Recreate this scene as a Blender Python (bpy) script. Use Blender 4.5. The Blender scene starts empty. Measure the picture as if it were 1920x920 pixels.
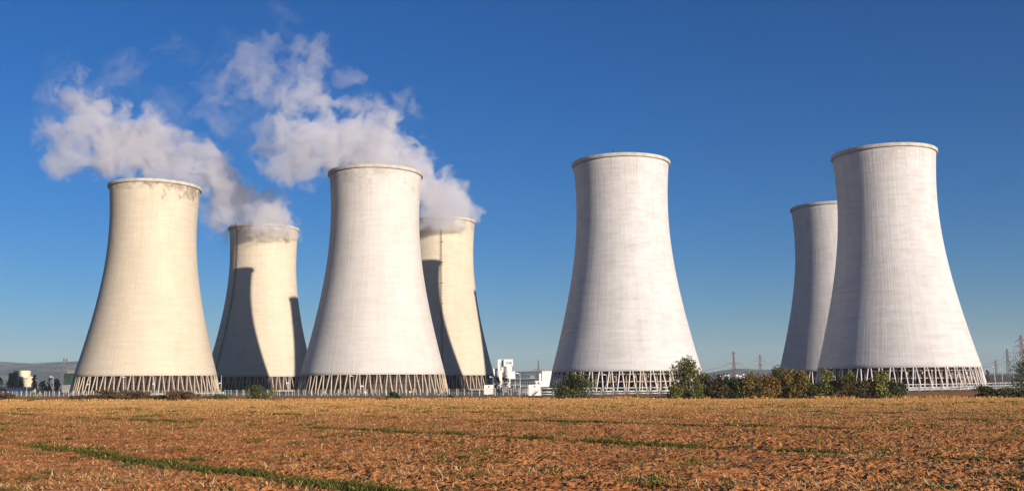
import bpy, math, random
import numpy as np
from mathutils import Vector, Matrix

PI = math.pi
rng = np.random.default_rng(7)
random.seed(7)
scene = bpy.context.scene
COL = scene.collection

# ------------------------------------------------------------------ camera
F_PX, PITCH, ROLL, EYE, CY = 1834.797, 0.148202, 0.0089583, 4.9084, 442.516
cam_data = bpy.data.cameras.new("camera")
cam = bpy.data.objects.new("camera", cam_data)
COL.objects.link(cam)
cam_data.sensor_fit = 'HORIZONTAL'
cam_data.sensor_width = 36.0
cam_data.lens = F_PX / 1920 * 36.0
cam_data.shift_y = (CY - 460.0) / 1920
cam_data.clip_start = 0.5
cam_data.clip_end = 60000
_R = Vector((1, 0, 0))
_F = Vector((0, math.cos(PITCH), math.sin(PITCH)))
_U = Vector((0, -math.sin(PITCH), math.cos(PITCH)))
_c, _s = math.cos(ROLL), math.sin(ROLL)
_R2 = _R * _c - _U * _s
_U2 = _R * _s + _U * _c
cam.matrix_world = Matrix(((_R2.x, _U2.x, -_F.x, 0), (_R2.y, _U2.y, -_F.y, 0), (_R2.z, _U2.z, -_F.z, EYE), (0, 0, 0, 1)))
scene.camera = cam


def at(px, py, Y):
    """world point seen at pixel (px, py) of the 1920 px survey picture, at depth Y"""
    u2, v2 = px - 960.0, CY - py
    u = u2 * _c + v2 * _s
    v = -u2 * _s + v2 * _c
    d = _R * (u / F_PX) + _U * (v / F_PX) + _F
    d = d * (Y / d.y)
    return Vector((d.x, Y, EYE + d.z))


def on_ground(px, Y, z=0.0):
    """ground point at depth Y under pixel column px"""
    p = at(px, 716, Y)
    return Vector((p.x, Y, z))


def edge_y(x):
    return 286.0 - 0.33 * np.clip(x, -200, 140)


def field_z(x, y):
    return 3.1 * np.maximum(0.0, 1.0 - np.maximum(y, 0.0) / edge_y(x))


# ------------------------------------------------------------------ render settings
scene.render.engine = 'CYCLES'
cy = scene.cycles
cy.use_denoising = True
try:
    cy.denoiser = 'OPENIMAGEDENOISE'
    cy.denoising_input_passes = 'RGB_ALBEDO_NORMAL'
except Exception:
    pass
cy.max_bounces = 14
cy.diffuse_bounces = 3
cy.glossy_bounces = 2
cy.transparent_max_bounces = 12
cy.volume_bounces = 7
cy.volume_step_rate = 1.0
cy.volume_max_steps = 256
scene.view_settings.view_transform = 'Standard'
scene.view_settings.look = 'None'
scene.view_settings.exposure = 0.68
scene.view_settings.gamma = 1.0

# ------------------------------------------------------------------ light
SUN_AZ, SUN_EL = math.radians(40.4), math.radians(9.0)      # azimuth: to the right of straight behind the camera
to_sun = Vector((math.sin(SUN_AZ) * math.cos(SUN_EL), -math.cos(SUN_AZ) * math.cos(SUN_EL), math.sin(SUN_EL)))
sun_data = bpy.data.lights.new("sun", 'SUN')
sun_data.energy = 5.0
sun_data.angle = math.radians(0.55)
sun_data.color = (1.0, 0.88, 0.74)
sun = bpy.data.objects.new("sun", sun_data)
COL.objects.link(sun)
sun.rotation_euler = to_sun.to_track_quat('Z', 'Y').to_euler()
sun.location = to_sun * 800

world = bpy.data.worlds.new("World")
scene.world = world
world.use_nodes = True
wn, wl = world.node_tree.nodes, world.node_tree.links
wn.clear()
sky = wn.new('ShaderNodeTexSky')
sky.sky_type = 'NISHITA'
sky.sun_disc = False
sky.sun_elevation = SUN_EL
sky.sun_rotation = math.atan2(to_sun.x, to_sun.y)
sky.altitude = 200
sky.air_density = 1.0
sky.dust_density = 0.1
sky.ozone_density = 5.0
hs = wn.new('ShaderNodeHueSaturation')
hs.inputs['Saturation'].default_value = 1.12
hs.inputs['Hue'].default_value = 0.508
bgn = wn.new('ShaderNodeBackground')
bgn.inputs['Strength'].default_value = 0.075
won = wn.new('ShaderNodeOutputWorld')
wl.new(sky.outputs[0], hs.inputs['Color'])
# film response of the sky: a polarised, contrasty blue (one tone curve per channel)
ssep, scmb = wn.new('ShaderNodeSeparateColor'), wn.new('ShaderNodeCombineColor')
wl.new(hs.outputs[0], ssep.inputs[0])
for i, (gain, gam) in enumerate(((1.02, 1.20), (0.84, 1.02), (0.95, 1.03))):
    a_ = wn.new('ShaderNodeMath')
    a_.operation = 'MULTIPLY'
    a_.inputs[1].default_value = 0.12
    b_ = wn.new('ShaderNodeMath')
    b_.operation = 'POWER'
    b_.inputs[1].default_value = gam
    c_ = wn.new('ShaderNodeMath')
    c_.operation = 'MULTIPLY'
    c_.inputs[1].default_value = gain / 0.12
    wl.new(ssep.outputs[i], a_.inputs[0])
    wl.new(a_.outputs[0], b_.inputs[0])
    wl.new(b_.outputs[0], c_.inputs[0])
    wl.new(c_.outputs[0], scmb.inputs[i])
wl.new(scmb.outputs[0], bgn.inputs[0])
wl.new(bgn.outputs[0], won.inputs[0])


# ------------------------------------------------------------------ node helpers
class NT:
    def __init__(self, name):
        self.m = bpy.data.materials.new(name)
        self.m.use_nodes = True
        self.t = self.m.node_tree
        self.t.nodes.clear()
        self.out = self.t.nodes.new('ShaderNodeOutputMaterial')
        self.bsdf = self.t.nodes.new('ShaderNodeBsdfPrincipled')
        self.t.links.new(self.bsdf.outputs[0], self.out.inputs[0])
        self.bsdf.inputs['Roughness'].default_value = 0.85
        self.bsdf.inputs['Specular IOR Level'].default_value = 0.2

    def n(self, kind, **kw):
        nd = self.t.nodes.new(kind)
        for k, v in kw.items():
            setattr(nd, k, v)
        return nd

    def put(self, sock, val):
        if hasattr(val, 'is_output') or isinstance(val, bpy.types.NodeSocket):
            self.t.links.new(val, sock)
        elif val is not None:
            if isinstance(val, (tuple, list)) and len(val) == 3 and len(sock.default_value) == 4:
                val = (*val, 1.0)
            sock.default_value = val

    def math(self, op, a, b=None, c=None, clamp=False):
        nd = self.n('ShaderNodeMath', operation=op, use_clamp=clamp)
        self.put(nd.inputs[0], a)
        if b is not None:
            self.put(nd.inputs[1], b)
        if c is not None:
            self.put(nd.inputs[2], c)
        return nd.outputs[0]

    def mix(self, fac, a, b, blend='MIX'):
        nd = self.n('ShaderNodeMix', data_type='RGBA', blend_type=blend)
        self.put(nd.inputs[0], fac)
        self.put(nd.inputs[6], a)
        self.put(nd.inputs[7], b)
        return nd.outputs[2]

    def noise(self, vec, scale, detail=3, rough=0.55, dist=0.0):
        nd = self.n('ShaderNodeTexNoise')
        if vec is not None:
            self.put(nd.inputs['Vector'], vec)
        nd.inputs['Scale'].default_value = scale
        nd.inputs['Detail'].default_value = detail
        nd.inputs['Roughness'].default_value = rough
        nd.inputs['Distortion'].default_value = dist
        return nd.outputs['Fac']

    def ramp(self, fac, stops, interp='LINEAR'):
        nd = self.n('ShaderNodeValToRGB')
        cr = nd.color_ramp
        cr.interpolation = interp
        while len(cr.elements) < len(stops):
            cr.elements.new(0.5)
        for e, (p, c) in zip(cr.elements, stops):
            e.position = p
            e.color = (*c, 1.0) if isinstance(c, (tuple, list)) else (c, c, c, 1.0)
        self.put(nd.inputs[0], fac)
        return nd.outputs[0]

    def xyz(self, x, y, z):
        nd = self.n('ShaderNodeCombineXYZ')
        for i, v in enumerate((x, y, z)):
            self.put(nd.inputs[i], v)
        return nd.outputs[0]

    def sep(self, vec):
        nd = self.n('ShaderNodeSeparateXYZ')
        self.put(nd.inputs[0], vec)
        return nd.outputs

    def obj(self):
        return self.n('ShaderNodeTexCoord').outputs['Object']

    def pos(self):
        return self.n('ShaderNodeNewGeometry').outputs['Position']

    def bump(self, h, dist, strength=1.0, normal=None):
        nd = self.n('ShaderNodeBump')
        nd.inputs['Strength'].default_value = strength
        nd.inputs['Distance'].default_value = dist
        self.put(nd.inputs['Height'], h)
        if normal is not None:
            self.put(nd.inputs['Normal'], normal)
        self.put(self.bsdf.inputs['Normal'], nd.outputs[0])
        return nd.outputs[0]

    def color(self, c):
        self.put(self.bsdf.inputs['Base Color'], c)


def simple_mat(name, col, rough=0.7, metal=0.0, var=0.12, scale=1.5):
    n = NT(name)
    f = n.noise(n.obj(), scale, 4, 0.6)
    dark = tuple(c * (1 - 2.2 * var) for c in col)
    lite = tuple(min(1, c * (1 + 1.2 * var)) for c in col)
    n.color(n.ramp(f, [(0.3, dark), (0.7, lite)]))
    n.bsdf.inputs['Roughness'].default_value = rough
    n.bsdf.inputs['Metallic'].default_value = metal
    return n.m


# ------------------------------------------------------------------ object helpers
def tag(o, label=None, cat=None, group=None, kind=None):
    if label:
        o['label'] = label
    if cat:
        o['category'] = cat
    if group:
        o['group'] = group
    if kind:
        o['kind'] = kind
    return o


def empty(name, loc, rz=0.0):
    o = bpy.data.objects.new(name, None)
    COL.objects.link(o)
    o.location = loc
    o.rotation_euler = (0, 0, rz)
    o.empty_display_size = 1
    return o


def link(name, me, parent=None, loc=None, rz=None):
    o = bpy.data.objects.new(name, me)
    COL.objects.link(o)
    if parent is not None:
        o.parent = parent
    if loc is not None:
        o.location = loc
    if rz is not None:
        o.rotation_euler = (0, 0, rz)
    return o


def np_mesh(name, V, Fc, mat, smooth=False):
    """mesh from numpy arrays, all faces with the same number of corners"""
    me = bpy.data.meshes.new(name)
    V = np.ascontiguousarray(V, dtype=np.float32).reshape(-1, 3)
    Fc = np.ascontiguousarray(Fc, dtype=np.int32)
    k = Fc.shape[1]
    me.vertices.add(len(V))
    me.vertices.foreach_set('co', V.ravel())
    me.loops.add(Fc.size)
    me.loops.foreach_set('vertex_index', Fc.ravel())
    me.polygons.add(len(Fc))
    me.polygons.foreach_set('loop_start', np.arange(0, Fc.size, k, dtype=np.int32))
    me.polygons.foreach_set('loop_total', np.full(len(Fc), k, dtype=np.int32))
    if smooth:
        me.polygons.foreach_set('use_smooth', np.ones(len(Fc), dtype=bool))
    me.update(calc_edges=True)
    me.validate()
    if mat is not None:
        me.materials.append(mat)
    return me


class MB:
    """collects boxes, bars, tubes and lathes; build() links them as one mesh object"""

    def __init__(self):
        self.v, self.f, self.s = [], [], []

    def add(self, vs, fs, smooth=False):
        b = len(self.v)
        self.v += [tuple(p) for p in vs]
        self.f += [tuple(i + b for i in f) for f in fs]
        self.s += [smooth] * len(fs)
        return self

    def box(self, c, size, rz=0.0):
        x, y, z = size[0] / 2, size[1] / 2, size[2] / 2
        ca, sa = math.cos(rz), math.sin(rz)
        vs = []
        for dz in (-z, z):
            for dx, dy in ((-x, -y), (x, -y), (x, y), (-x, y)):
                vs.append((c[0] + dx * ca - dy * sa, c[1] + dx * sa + dy * ca, c[2] + dz))
        return self.add(vs, [(3, 2, 1, 0), (4, 5, 6, 7), (0, 1, 5, 4), (1, 2, 6, 5), (2, 3, 7, 6), (3, 0, 4, 7)])

    def bar(self, a, b, w, w2=None, n=4):
        a, b = Vector(a), Vector(b)
        d = (b - a)
        if d.length < 1e-6:
            return self
        d.normalize()
        u = d.orthogonal().normalized() if abs(d.z) > 0.95 else Vector((0, 0, 1)).cross(d).normalized()
        t = d.cross(u)
        w2 = w if w2 is None else w2
        vs = []
        for p, r in ((a, w / 2), (b, w2 / 2)):
            for k in range(n):
                q = 2 * PI * (k + 0.5) / n
                k2 = r * (1.2 if n == 4 else 1.0)
                vs.append(p + u * (math.cos(q) * k2) + t * (math.sin(q) * k2))
        fs = [tuple(reversed(range(n))), tuple(range(n, 2 * n))]
        fs += [(k, (k + 1) % n, n + (k + 1) % n, n + k) for k in range(n)]
        return self.add(vs, fs, n > 5)

    def lathe(self, prof, n=32, c=(0, 0, 0), cap=True, a0=0.0, a1=2 * PI, close=False):
        """prof: list of (r, z) drawn from bottom to top on the outside"""
        full = abs(a1 - a0 - 2 * PI) < 1e-6
        m = n if full else n + 1
        vs, fs = [], []
        for r, z in prof:
            for k in range(m):
                a = a0 + (a1 - a0) * k / n
                vs.append((c[0] + r * math.cos(a), c[1] + r * math.sin(a), c[2] + z))
        rows = len(prof)
        for i in range(rows if close else rows - 1):
            j = (i + 1) % rows
            for k in range(n):
                k2 = (k + 1) % m
                fs.append((i * m + k, i * m + k2, j * m + k2, j * m + k))
        self.add(vs, fs, True)
        if cap and full and not close:
            self.add(vs[:m], [tuple(reversed(range(m)))])
            self.add(vs[-m:], [tuple(range(m))])
        return self

    def mesh(self, name, mat):
        me = bpy.data.meshes.new(name)
        me.from_pydata(self.v, [], self.f)
        me.polygons.foreach_set('use_smooth', self.s)
        me.update()
        if mat is not None:
            me.materials.append(mat)
        return me

    def build(self, name, mat, parent=None, loc=None, rz=None):
        return link(name, self.mesh(name, mat), parent, loc, rz)


# ------------------------------------------------------------------ numpy noise
_tab = np.random.default_rng(3).random((64, 64, 64)).astype(np.float32)


def vnoise3(x, y, z):
    xi, yi, zi = np.floor(x).astype(np.int32), np.floor(y).astype(np.int32), np.floor(z).astype(np.int32)
    fx, fy, fz = (x - xi).astype(np.float32), (y - yi).astype(np.float32), (z - zi).astype(np.float32)
    fx, fy, fz = fx * fx * (3 - 2 * fx), fy * fy * (3 - 2 * fy), fz * fz * (3 - 2 * fz)
    x0, x1, y0, y1, z0, z1 = xi & 63, (xi + 1) & 63, yi & 63, (yi + 1) & 63, zi & 63, (zi + 1) & 63
    T = _tab
    a = T[x0, y0, z0] * (1 - fx) + T[x1, y0, z0] * fx
    b = T[x0, y1, z0] * (1 - fx) + T[x1, y1, z0] * fx
    c = T[x0, y0, z1] * (1 - fx) + T[x1, y0, z1] * fx
    d = T[x0, y1, z1] * (1 - fx) + T[x1, y1, z1] * fx
    return (a * (1 - fy) + b * fy) * (1 - fz) + (c * (1 - fy) + d * fy) * fz


def fbm3(x, y, z, octaves=4, gain=0.5):
    s, a, t = 0.0, 1.0, 0.0
    for k in range(octaves):
        s = s + a * vnoise3(x + 17.3 * k, y + 5.1 * k, z + 9.7 * k)
        t += a
        a *= gain
        x, y, z = x * 2.03, y * 2.03, z * 2.03
    return s / t


def vnoise2(x, y, layer=0):
    xi, yi = np.floor(x).astype(np.int64), np.floor(y).astype(np.int64)
    fx, fy = (x - xi).astype(np.float32), (y - yi).astype(np.float32)
    fx, fy = fx * fx * (3 - 2 * fx), fy * fy * (3 - 2 * fy)
    # lattice of 64 x 64 cells, shuffled by block so that it does not repeat
    def h(a, b):
        blk = ((a >> 6) * 7919 + (b >> 6) * 104729 + layer * 31) & 63
        return _tab[a & 63, b & 63, blk]
    return (h(xi, yi) * (1 - fx) + h(xi + 1, yi) * fx) * (1 - fy) + (h(xi, yi + 1) * (1 - fx) + h(xi + 1, yi + 1) * fx) * fy
# ------------------------------------------------------------------ ground
SOIL_A, SOIL_B, SOIL_C = (0.82, 0.315, 0.098), (0.92, 0.435, 0.165), (0.58, 0.20, 0.062)
STRAW = (0.84, 0.54, 0.23)
ROW_X, ROW_Y = 0.775, 0.632          # across the drill rows
STRIPS = (9.7, 25.6, 41.5, 57.4, 73.3, 89.2, 105.1)


def strip_mask_np(x, y):
    q = x * ROW_X + y * ROW_Y
    a = -x * ROW_Y + y * ROW_X
    q = q + (vnoise2(a * 0.09 + 40, q * 0 + 3.5, 1) - 0.5) * 0.9
    m = np.zeros_like(q)
    for i, c in enumerate(STRIPS):
        gap = vnoise2(a * 0.07 + 13 * i, q * 0 + 7.7 + i, 2)
        gap2 = vnoise2(a * 0.5 + 13 * i, q * 0 + 1.7 + i, 5)
        w = 0.33 + 0.25 * gap2
        if i == 0:
            live = np.clip((gap + 0.45) * 3 - 0.3, 0, 1) * np.clip((36.5 - y) / 3 + 1.0, 0, 1) * np.clip(0.35 + gap2 * 1.5, 0, 1)
        else:
            live = np.clip((gap - (0.41 if i == 1 else 0.58)) * 4 + (gap2 - 0.5) * 2.2, 0, 1)
        m = np.maximum(m, np.clip(1.4 - np.abs(q - c) / w, 0, 1) * live)
    return m


def clods(x, y):
    """relief of the tilled soil, metres"""
    rough = 0.45 + 0.9 * vnoise2(x * 0.22 + 5, y * 0.22, 16)
    h = (vnoise2(x * 1.7, y * 1.7, 11) - 0.5) * 0.06
    c1 = vnoise2(x * 7.5 + 9, y * 7.5, 12)
    h = h + np.clip(c1 - 0.55, 0, 1) * 0.115 * rough
    c2 = vnoise2(x * 17.0 + 3, y * 17.0, 13)
    h = h + np.clip(c2 - 0.35, 0, 1) * 0.062 * rough
    c3 = vnoise2(x * 31.0 + 3, y * 31.0, 15)
    h = h + (c3 - 0.5) * 0.022
    q = x * ROW_X + y * ROW_Y
    h = h + np.sin(q * 2 * PI / 0.75) * 0.012
    h = h + (vnoise2(x * 0.35, y * 0.35, 14) - 0.5) * 0.10
    return h


def field_material():
    n = NT("tilled_field_soil")
    P = n.pos()
    px_, py_, pz_ = n.sep(P)[:3]
    big = n.noise(P, 0.045, 3, 0.5)
    mid = n.noise(P, 0.6, 4, 0.6)
    fine = n.noise(P, 7.0, 4, 0.7)
    soil = n.ramp(fine, [(0.30, SOIL_C), (0.47, SOIL_A), (0.68, SOIL_B)])
    # wetter, darker patches
    soil = n.mix(n.ramp(mid, [(0.42, 0.0), (0.62, 0.7)]), soil, (0.56, 0.185, 0.056))
    # straw litter: flecks stretched along several directions
    rowv = n.xyz(n.math('ADD', n.math('MULTIPLY', px_, ROW_X), n.math('MULTIPLY', py_, ROW_Y)),
                 n.math('ADD', n.math('MULTIPLY', px_, -ROW_Y), n.math('MULTIPLY', py_, ROW_X)), 0.0)
    flecks = None
    for sx, sy in ((26.0, 5.0), (5.5, 24.0)):
        r = n.sep(rowv)
        v = n.xyz(n.math('MULTIPLY', r[0], sx), n.math('MULTIPLY', r[1], sy), 0.0)
        f = n.ramp(n.noise(v, 1.0, 2, 0.6, 0.8), [(0.57, 0.0), (0.66, 1.0)])
        flecks = f if flecks is None else n.math('MAXIMUM', flecks, f)
    # the far part of the field was left as stubble: more straw, greener
    stub = n.math('ADD', n.math('MULTIPLY', n.math('SUBTRACT', py_, 48.0), 1 / 130.0), n.math('MULTIPLY', n.math('SUBTRACT', big, 0.5), 1.7))
    rfac = n.math('MULTIPLY', n.math('SUBTRACT', px_, 0.0), 0.006)
    stub = n.math('ADD', stub, rfac, clamp=True)
    rowstreak = n.noise(n.xyz(n.math('MULTIPLY', n.sep(rowv)[0], 0.55), n.math('MULTIPLY', n.sep(rowv)[1], 0.03), 0.0), 1.0, 4, 0.65)
    straw_amt = n.math('ADD', n.math('MULTIPLY', stub, 0.42), 0.26, clamp=True)
    straw_c = n.ramp(n.noise(P, 3.3, 3, 0.6), [(0.3, (0.62, 0.36, 0.13)), (0.7, STRAW)])
    col = n.mix(n.math('MULTIPLY', flecks, straw_amt), soil, straw_c)
    col = n.mix(n.math('MULTIPLY', n.math('MULTIPLY', stub, n.ramp(rowstreak, [(0.35, 0.25), (0.6, 1.0)])), 0.52), col, (0.72, 0.42, 0.13))
    # sparse green regrowth
    weeds = n.ramp(n.math('ADD', n.math('MULTIPLY', n.noise(P, 1.7, 5, 0.75), 0.6), n.math('MULTIPLY', rowstreak, 0.4)), [(0.53, 0.0), (0.66, 1.0)])
    weeds = n.math('MULTIPLY', weeds, n.math('ADD', 0.08, n.math('MULTIPLY', stub, 0.62)))
    col = n.mix(weeds, col, (0.13, 0.15, 0.035))
    at_ = n.n('ShaderNodeAttribute')
    at_.attribute_name = 'strip'
    col = n.mix(at_.outputs['Fac'], col, n.ramp(fine, [(0.3, (0.035, 0.075, 0.014)), (0.7, (0.10, 0.16, 0.03))]))
    n.color(col)
    n.bsdf.inputs['Roughness'].default_value = 0.95
    n.bsdf.inputs['Specular IOR Level'].default_value = 0.05
    h = n.math('ADD', n.math('MULTIPLY', n.noise(P, 2.4, 6, 0.72), 0.22), n.math('MULTIPLY', flecks, 0.03))
    n.bump(h, 1.0, 1.0)
    return n.m


M_FIELD = field_material()

# the field: one sheet, denser towards the camera, tilled relief in the mesh
ys = [13.0]
while ys[-1] < 300:
    ys.append(ys[-1] + max(0.035, ys[-1] * 0.0031))
ys = np.array(ys)
us = np.linspace(-1, 1, 960)
side = np.linspace(0, 1, 70)[1:]
GU, GY = np.meshgrid(np.concatenate([-1 - side[::-1], us, 1 + side]), ys)
GX = np.clip(GU, -1, 1) * (0.60 * GY + 0.5) + np.sign(GU) * np.maximum(np.abs(GU) - 1, 0) * (0.14 * GY + 26)
ye = edge_y(GX)
GY = np.minimum(GY, ye)                      # the sheet ends at the field margin
fade = np.clip(1.3 - GY / 200, 0.25, 1)
sm = strip_mask_np(GX, GY)
GZ = field_z(GX, GY) + clods(GX, GY) * fade * (1 - 0.5 * sm) + 0.02
nr, ncol = GX.shape
idx = np.arange(nr * ncol).reshape(nr, ncol)
quads = np.stack([idx[:-1, :-1], idx[:-1, 1:], idx[1:, 1:], idx[1:, :-1]], -1).reshape(-1, 4)
keep = ~((GY[1:, :-1] >= ye[1:, :-1] - 1e-6) & (GY[:-1, :-1] >= ye[:-1, :-1] - 1e-6)).reshape(-1)
me = np_mesh("field", np.stack([GX, GY, GZ], -1), quads[keep], M_FIELD, True)
at_s = me.attributes.new('strip', 'FLOAT', 'POINT')
if len(me.vertices) == nr * ncol:
    at_s.data.foreach_set('value', (sm * 0.85).astype(np.float32).ravel())
tag(link("field", me), kind='structure')


def ground_material():
    n = NT("open_ground")
    P = n.pos()
    x, y, z = n.sep(P)[:3]
    f = n.noise(P, 0.9, 5, 0.7)
    s = n.math('SUBTRACT', y, n.math('SUBTRACT', 286.0, n.math('MULTIPLY', x, 0.33)))
    wob = n.math('MULTIPLY', n.math('SUBTRACT', n.noise(P, 0.12, 3), 0.5), 6.0)
    sw = n.math('ADD', s, wob)
    # distance behind the plant fence
    fline = n.math('MAXIMUM', n.math('SUBTRACT', 369.6, n.math('MULTIPLY', x, 0.579)), n.math('ADD', 352.0, n.math('MULTIPLY', x, 0.2)))
    fz = n.math('ADD', n.math('SUBTRACT', y, fline), wob)
    soil = n.ramp(f, [(0.3, (0.34, 0.145, 0.065)), (0.7, (0.55, 0.27, 0.125))])
    grass = n.ramp(f, [(0.3, (0.045, 0.065, 0.014)), (0.7, (0.14, 0.145, 0.04))])
    dry = n.ramp(f, [(0.3, (0.16, 0.11, 0.045)), (0.7, (0.36, 0.26, 0.11))])
    yard = n.ramp(f, [(0.3, (0.10, 0.10, 0.055)), (0.7, (0.24, 0.22, 0.14))])
    c = n.mix(n.ramp(n.math('DIVIDE', sw, 14.0), [(0.15, 0.0), (0.4, 1.0)]), dry, soil)
    c = n.mix(n.ramp(n.math('DIVIDE', n.math('ADD', fz, 14.0), 28.0), [(0.1, 0.0), (0.3, 1.0)]), c, grass)
    c = n.mix(n.ramp(n.math('DIVIDE', fz, 30.0), [(0.3, 0.0), (0.6, 1.0)]), c, yard)
    # open farmland beyond the plant
    c = n.mix(n.ramp(n.math('DIVIDE', n.math('SUBTRACT', y, 900.0), 300.0), [(0.0, 0.0), (1.0, 1.0)]), c,
              n.ramp(n.noise(P, 0.004, 2), [(0.4, (0.20, 0.105, 0.06)), (0.6, (0.13, 0.12, 0.05))]))
    n.color(c)
    n.bsdf.inputs['Roughness'].default_value = 0.95
    n.bump(n.noise(P, 1.1, 5, 0.7), 0.5, 0.8)
    return n.m


M_GROUND = ground_material()
# the ground: one sheet out to the horizon, with low rises far away
gx = np.unique(np.concatenate([np.linspace(-9000, -1200, 40), np.linspace(-1200, 1200, 121), np.linspace(1200, 9000, 40)]))
gy = np.unique(np.concatenate([np.linspace(-400, 0, 9), np.linspace(0, 400, 41), np.linspace(400, 1200, 41), np.linspace(1200, 9500, 60)]))
AX, AY = np.meshgrid(gx, gy)
AZ = field_z(AX, AY)
infield = (AY < edge_y(AX)) & (AY > 4) & (np.abs(AX) < 0.9 * AY + 30)
AZ = AZ - 0.45 * np.clip((edge_y(AX) - AY) / 10, 0, 1) * (AY > 0)
far_rise = 11.0 * np.exp(-((AX - 900) / 420) ** 2) * np.clip((AY - 1150) / 500, 0, 1)
AZ = AZ + far_rise
nr2, nc2 = AX.shape
idx2 = np.arange(nr2 * nc2).reshape(nr2, nc2)
q2 = np.stack([idx2[:-1, :-1], idx2[:-1, 1:], idx2[1:, 1:], idx2[1:, :-1]], -1).reshape(-1, 4)
tag(link("ground", np_mesh("ground", np.stack([AX, AY, AZ], -1), q2, M_GROUND, True)), kind='structure')

# the ploughed strip between the field margin and the plant: open furrows
def plough_material():
    n = NT("ploughed_soil")
    P = n.pos()
    n.color(n.ramp(n.noise(P, 1.3, 5, 0.7), [(0.3, (0.30, 0.125, 0.055)), (0.7, (0.56, 0.26, 0.115))]))
    n.bsdf.inputs['Roughness'].default_value = 0.95
    n.bsdf.inputs['Specular IOR Level'].default_value = 0.05
    return n.m


fx = np.linspace(-240, 175, 260)
fs = np.arange(7.0, 200.0, 0.28)
FX, FS = np.meshgrid(fx, fs)
limit = np.maximum(369.6 - 0.579 * FX, 352 + 0.2 * FX) - 14 - (286 - 0.33 * FX)
FSc = np.minimum(FS, np.maximum(limit, 7.0))
FY = 286 - 0.33 * FX + FSc
ph = (FSc / 1.15 + (vnoise2(FX * 0.05, FS * 0 + 2.0, 31) - 0.5) * 0.7) % 1.0
FZ = 0.03 + 0.26 * np.where(ph < 0.68, ph / 0.68, (1 - ph) / 0.32) * (0.5 + vnoise2(FX * 0.5, FSc * 0.9, 32)) + (vnoise2(FX * 2, FSc * 2, 33) - 0.5) * 0.10
ii = np.arange(FX.size).reshape(FX.shape)
qq = np.stack([ii[:-1, :-1], ii[:-1, 1:], ii[1:, 1:], ii[1:, :-1]], -1).reshape(-1, 4)
kk = ~((FS[:-1, :-1] > limit[:-1, :-1]) & (FS[:-1, 1:] > limit[:-1, 1:])).reshape(-1)
tag(link("ploughed_ground", np_mesh("ploughed_ground", np.stack([FX, FY, FZ], -1), qq[kk], plough_material(), False)), kind='structure')

# ------------------------------------------------------------------ hills on the horizon
def hill_material():
    n = NT("wooded_hills")
    P = n.pos()
    f = n.noise(P, 0.004, 5, 0.65)
    n.color(n.ramp(f, [(0.38, (0.016, 0.028, 0.014)), (0.52, (0.055, 0.07, 0.03)), (0.62, (0.25, 0.20, 0.11))]))
    n.bump(n.noise(P, 0.02, 4, 0.7), 25.0, 0.7)
    return n.m


M_HILL = hill_material()


def hill(pts, Y, depth, name="hills"):
    """ridge through picture points (px, py) at distance Y, falling away before and behind"""
    ps = [at(a, b, Y) for a, b in pts]
    xs = np.array([p.x for p in ps])
    zs = np.array([p.z for p in ps])
    X = np.linspace(xs[0], xs[-1], 160)
    Z = np.interp(X, xs, zs)
    Z = Z + (fbm3(X / 300, X * 0 + 2.2, X * 0 + Y * 0.01, 4) - 0.5) * 14 * np.clip(Z / 60, 0, 1)
    prof = np.array([-1, -0.8, -0.6, -0.4, -0.2, 0, 0.25, 0.5, 0.75, 1.0])
    hgt = np.array([-0.02, 0.2, 0.45, 0.7, 0.92, 1.0, 0.9, 0.6, 0.25, -0.02])
    VX = np.repeat(X[None], len(prof), 0)
    VY = Y + prof[:, None] * depth + (fbm3(VX / 700, VX * 0 + prof[:, None] * 2, VX * 0 + 1.0, 3) - 0.5) * depth * 0.25
    VZ = np.maximum(Z[None] * hgt[:, None], -3) + (fbm3(VX / 200, VY / 200, VX * 0 + 4.0, 3) - 0.5) * 10 * hgt[:, None]
    i3 = np.arange(VX.size).reshape(VX.shape)
    q3 = np.stack([i3[:-1, :-1], i3[:-1, 1:], i3[1:, 1:], i3[1:, :-1]], -1).reshape(-1, 4)
    tag(link(name, np_mesh(name, np.stack([VX, VY, VZ], -1), q3, M_HILL, True)), kind='structure')


hill([(-420, 690), (-260, 683), (-100, 680), (0, 678.5), (45, 681), (95, 678), (150, 676), (300, 678), (430, 684), (520, 690), (640, 697), (760, 699)], 7000, 1500)
hill([(740, 703), (860, 699), (930, 696), (1000, 695.5), (1060, 697), (1130, 701), (1260, 706), (1360, 709)], 6200, 1100)
hill([(1240, 707), (1320, 701), (1352, 694), (1380, 690), (1410, 692), (1450, 693), (1520, 695), (1700, 698), (1850, 699), (1920, 701), (2080, 701), (2300, 704)], 6800, 1300)

# ------------------------------------------------------------------ cooling towers
TH = 125.0
R_T, Z_T, B_LO, B_HI, Z_SHELL, R_RIM, R_FOOT = 25.114, 100.225, 71.932, 74.516, 10.18, 27.22, 42.03


def tower_r(z):
    b = B_LO if z < Z_T else B_HI
    return R_T * math.sqrt(1 + ((z - Z_T) / b) ** 2)


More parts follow.
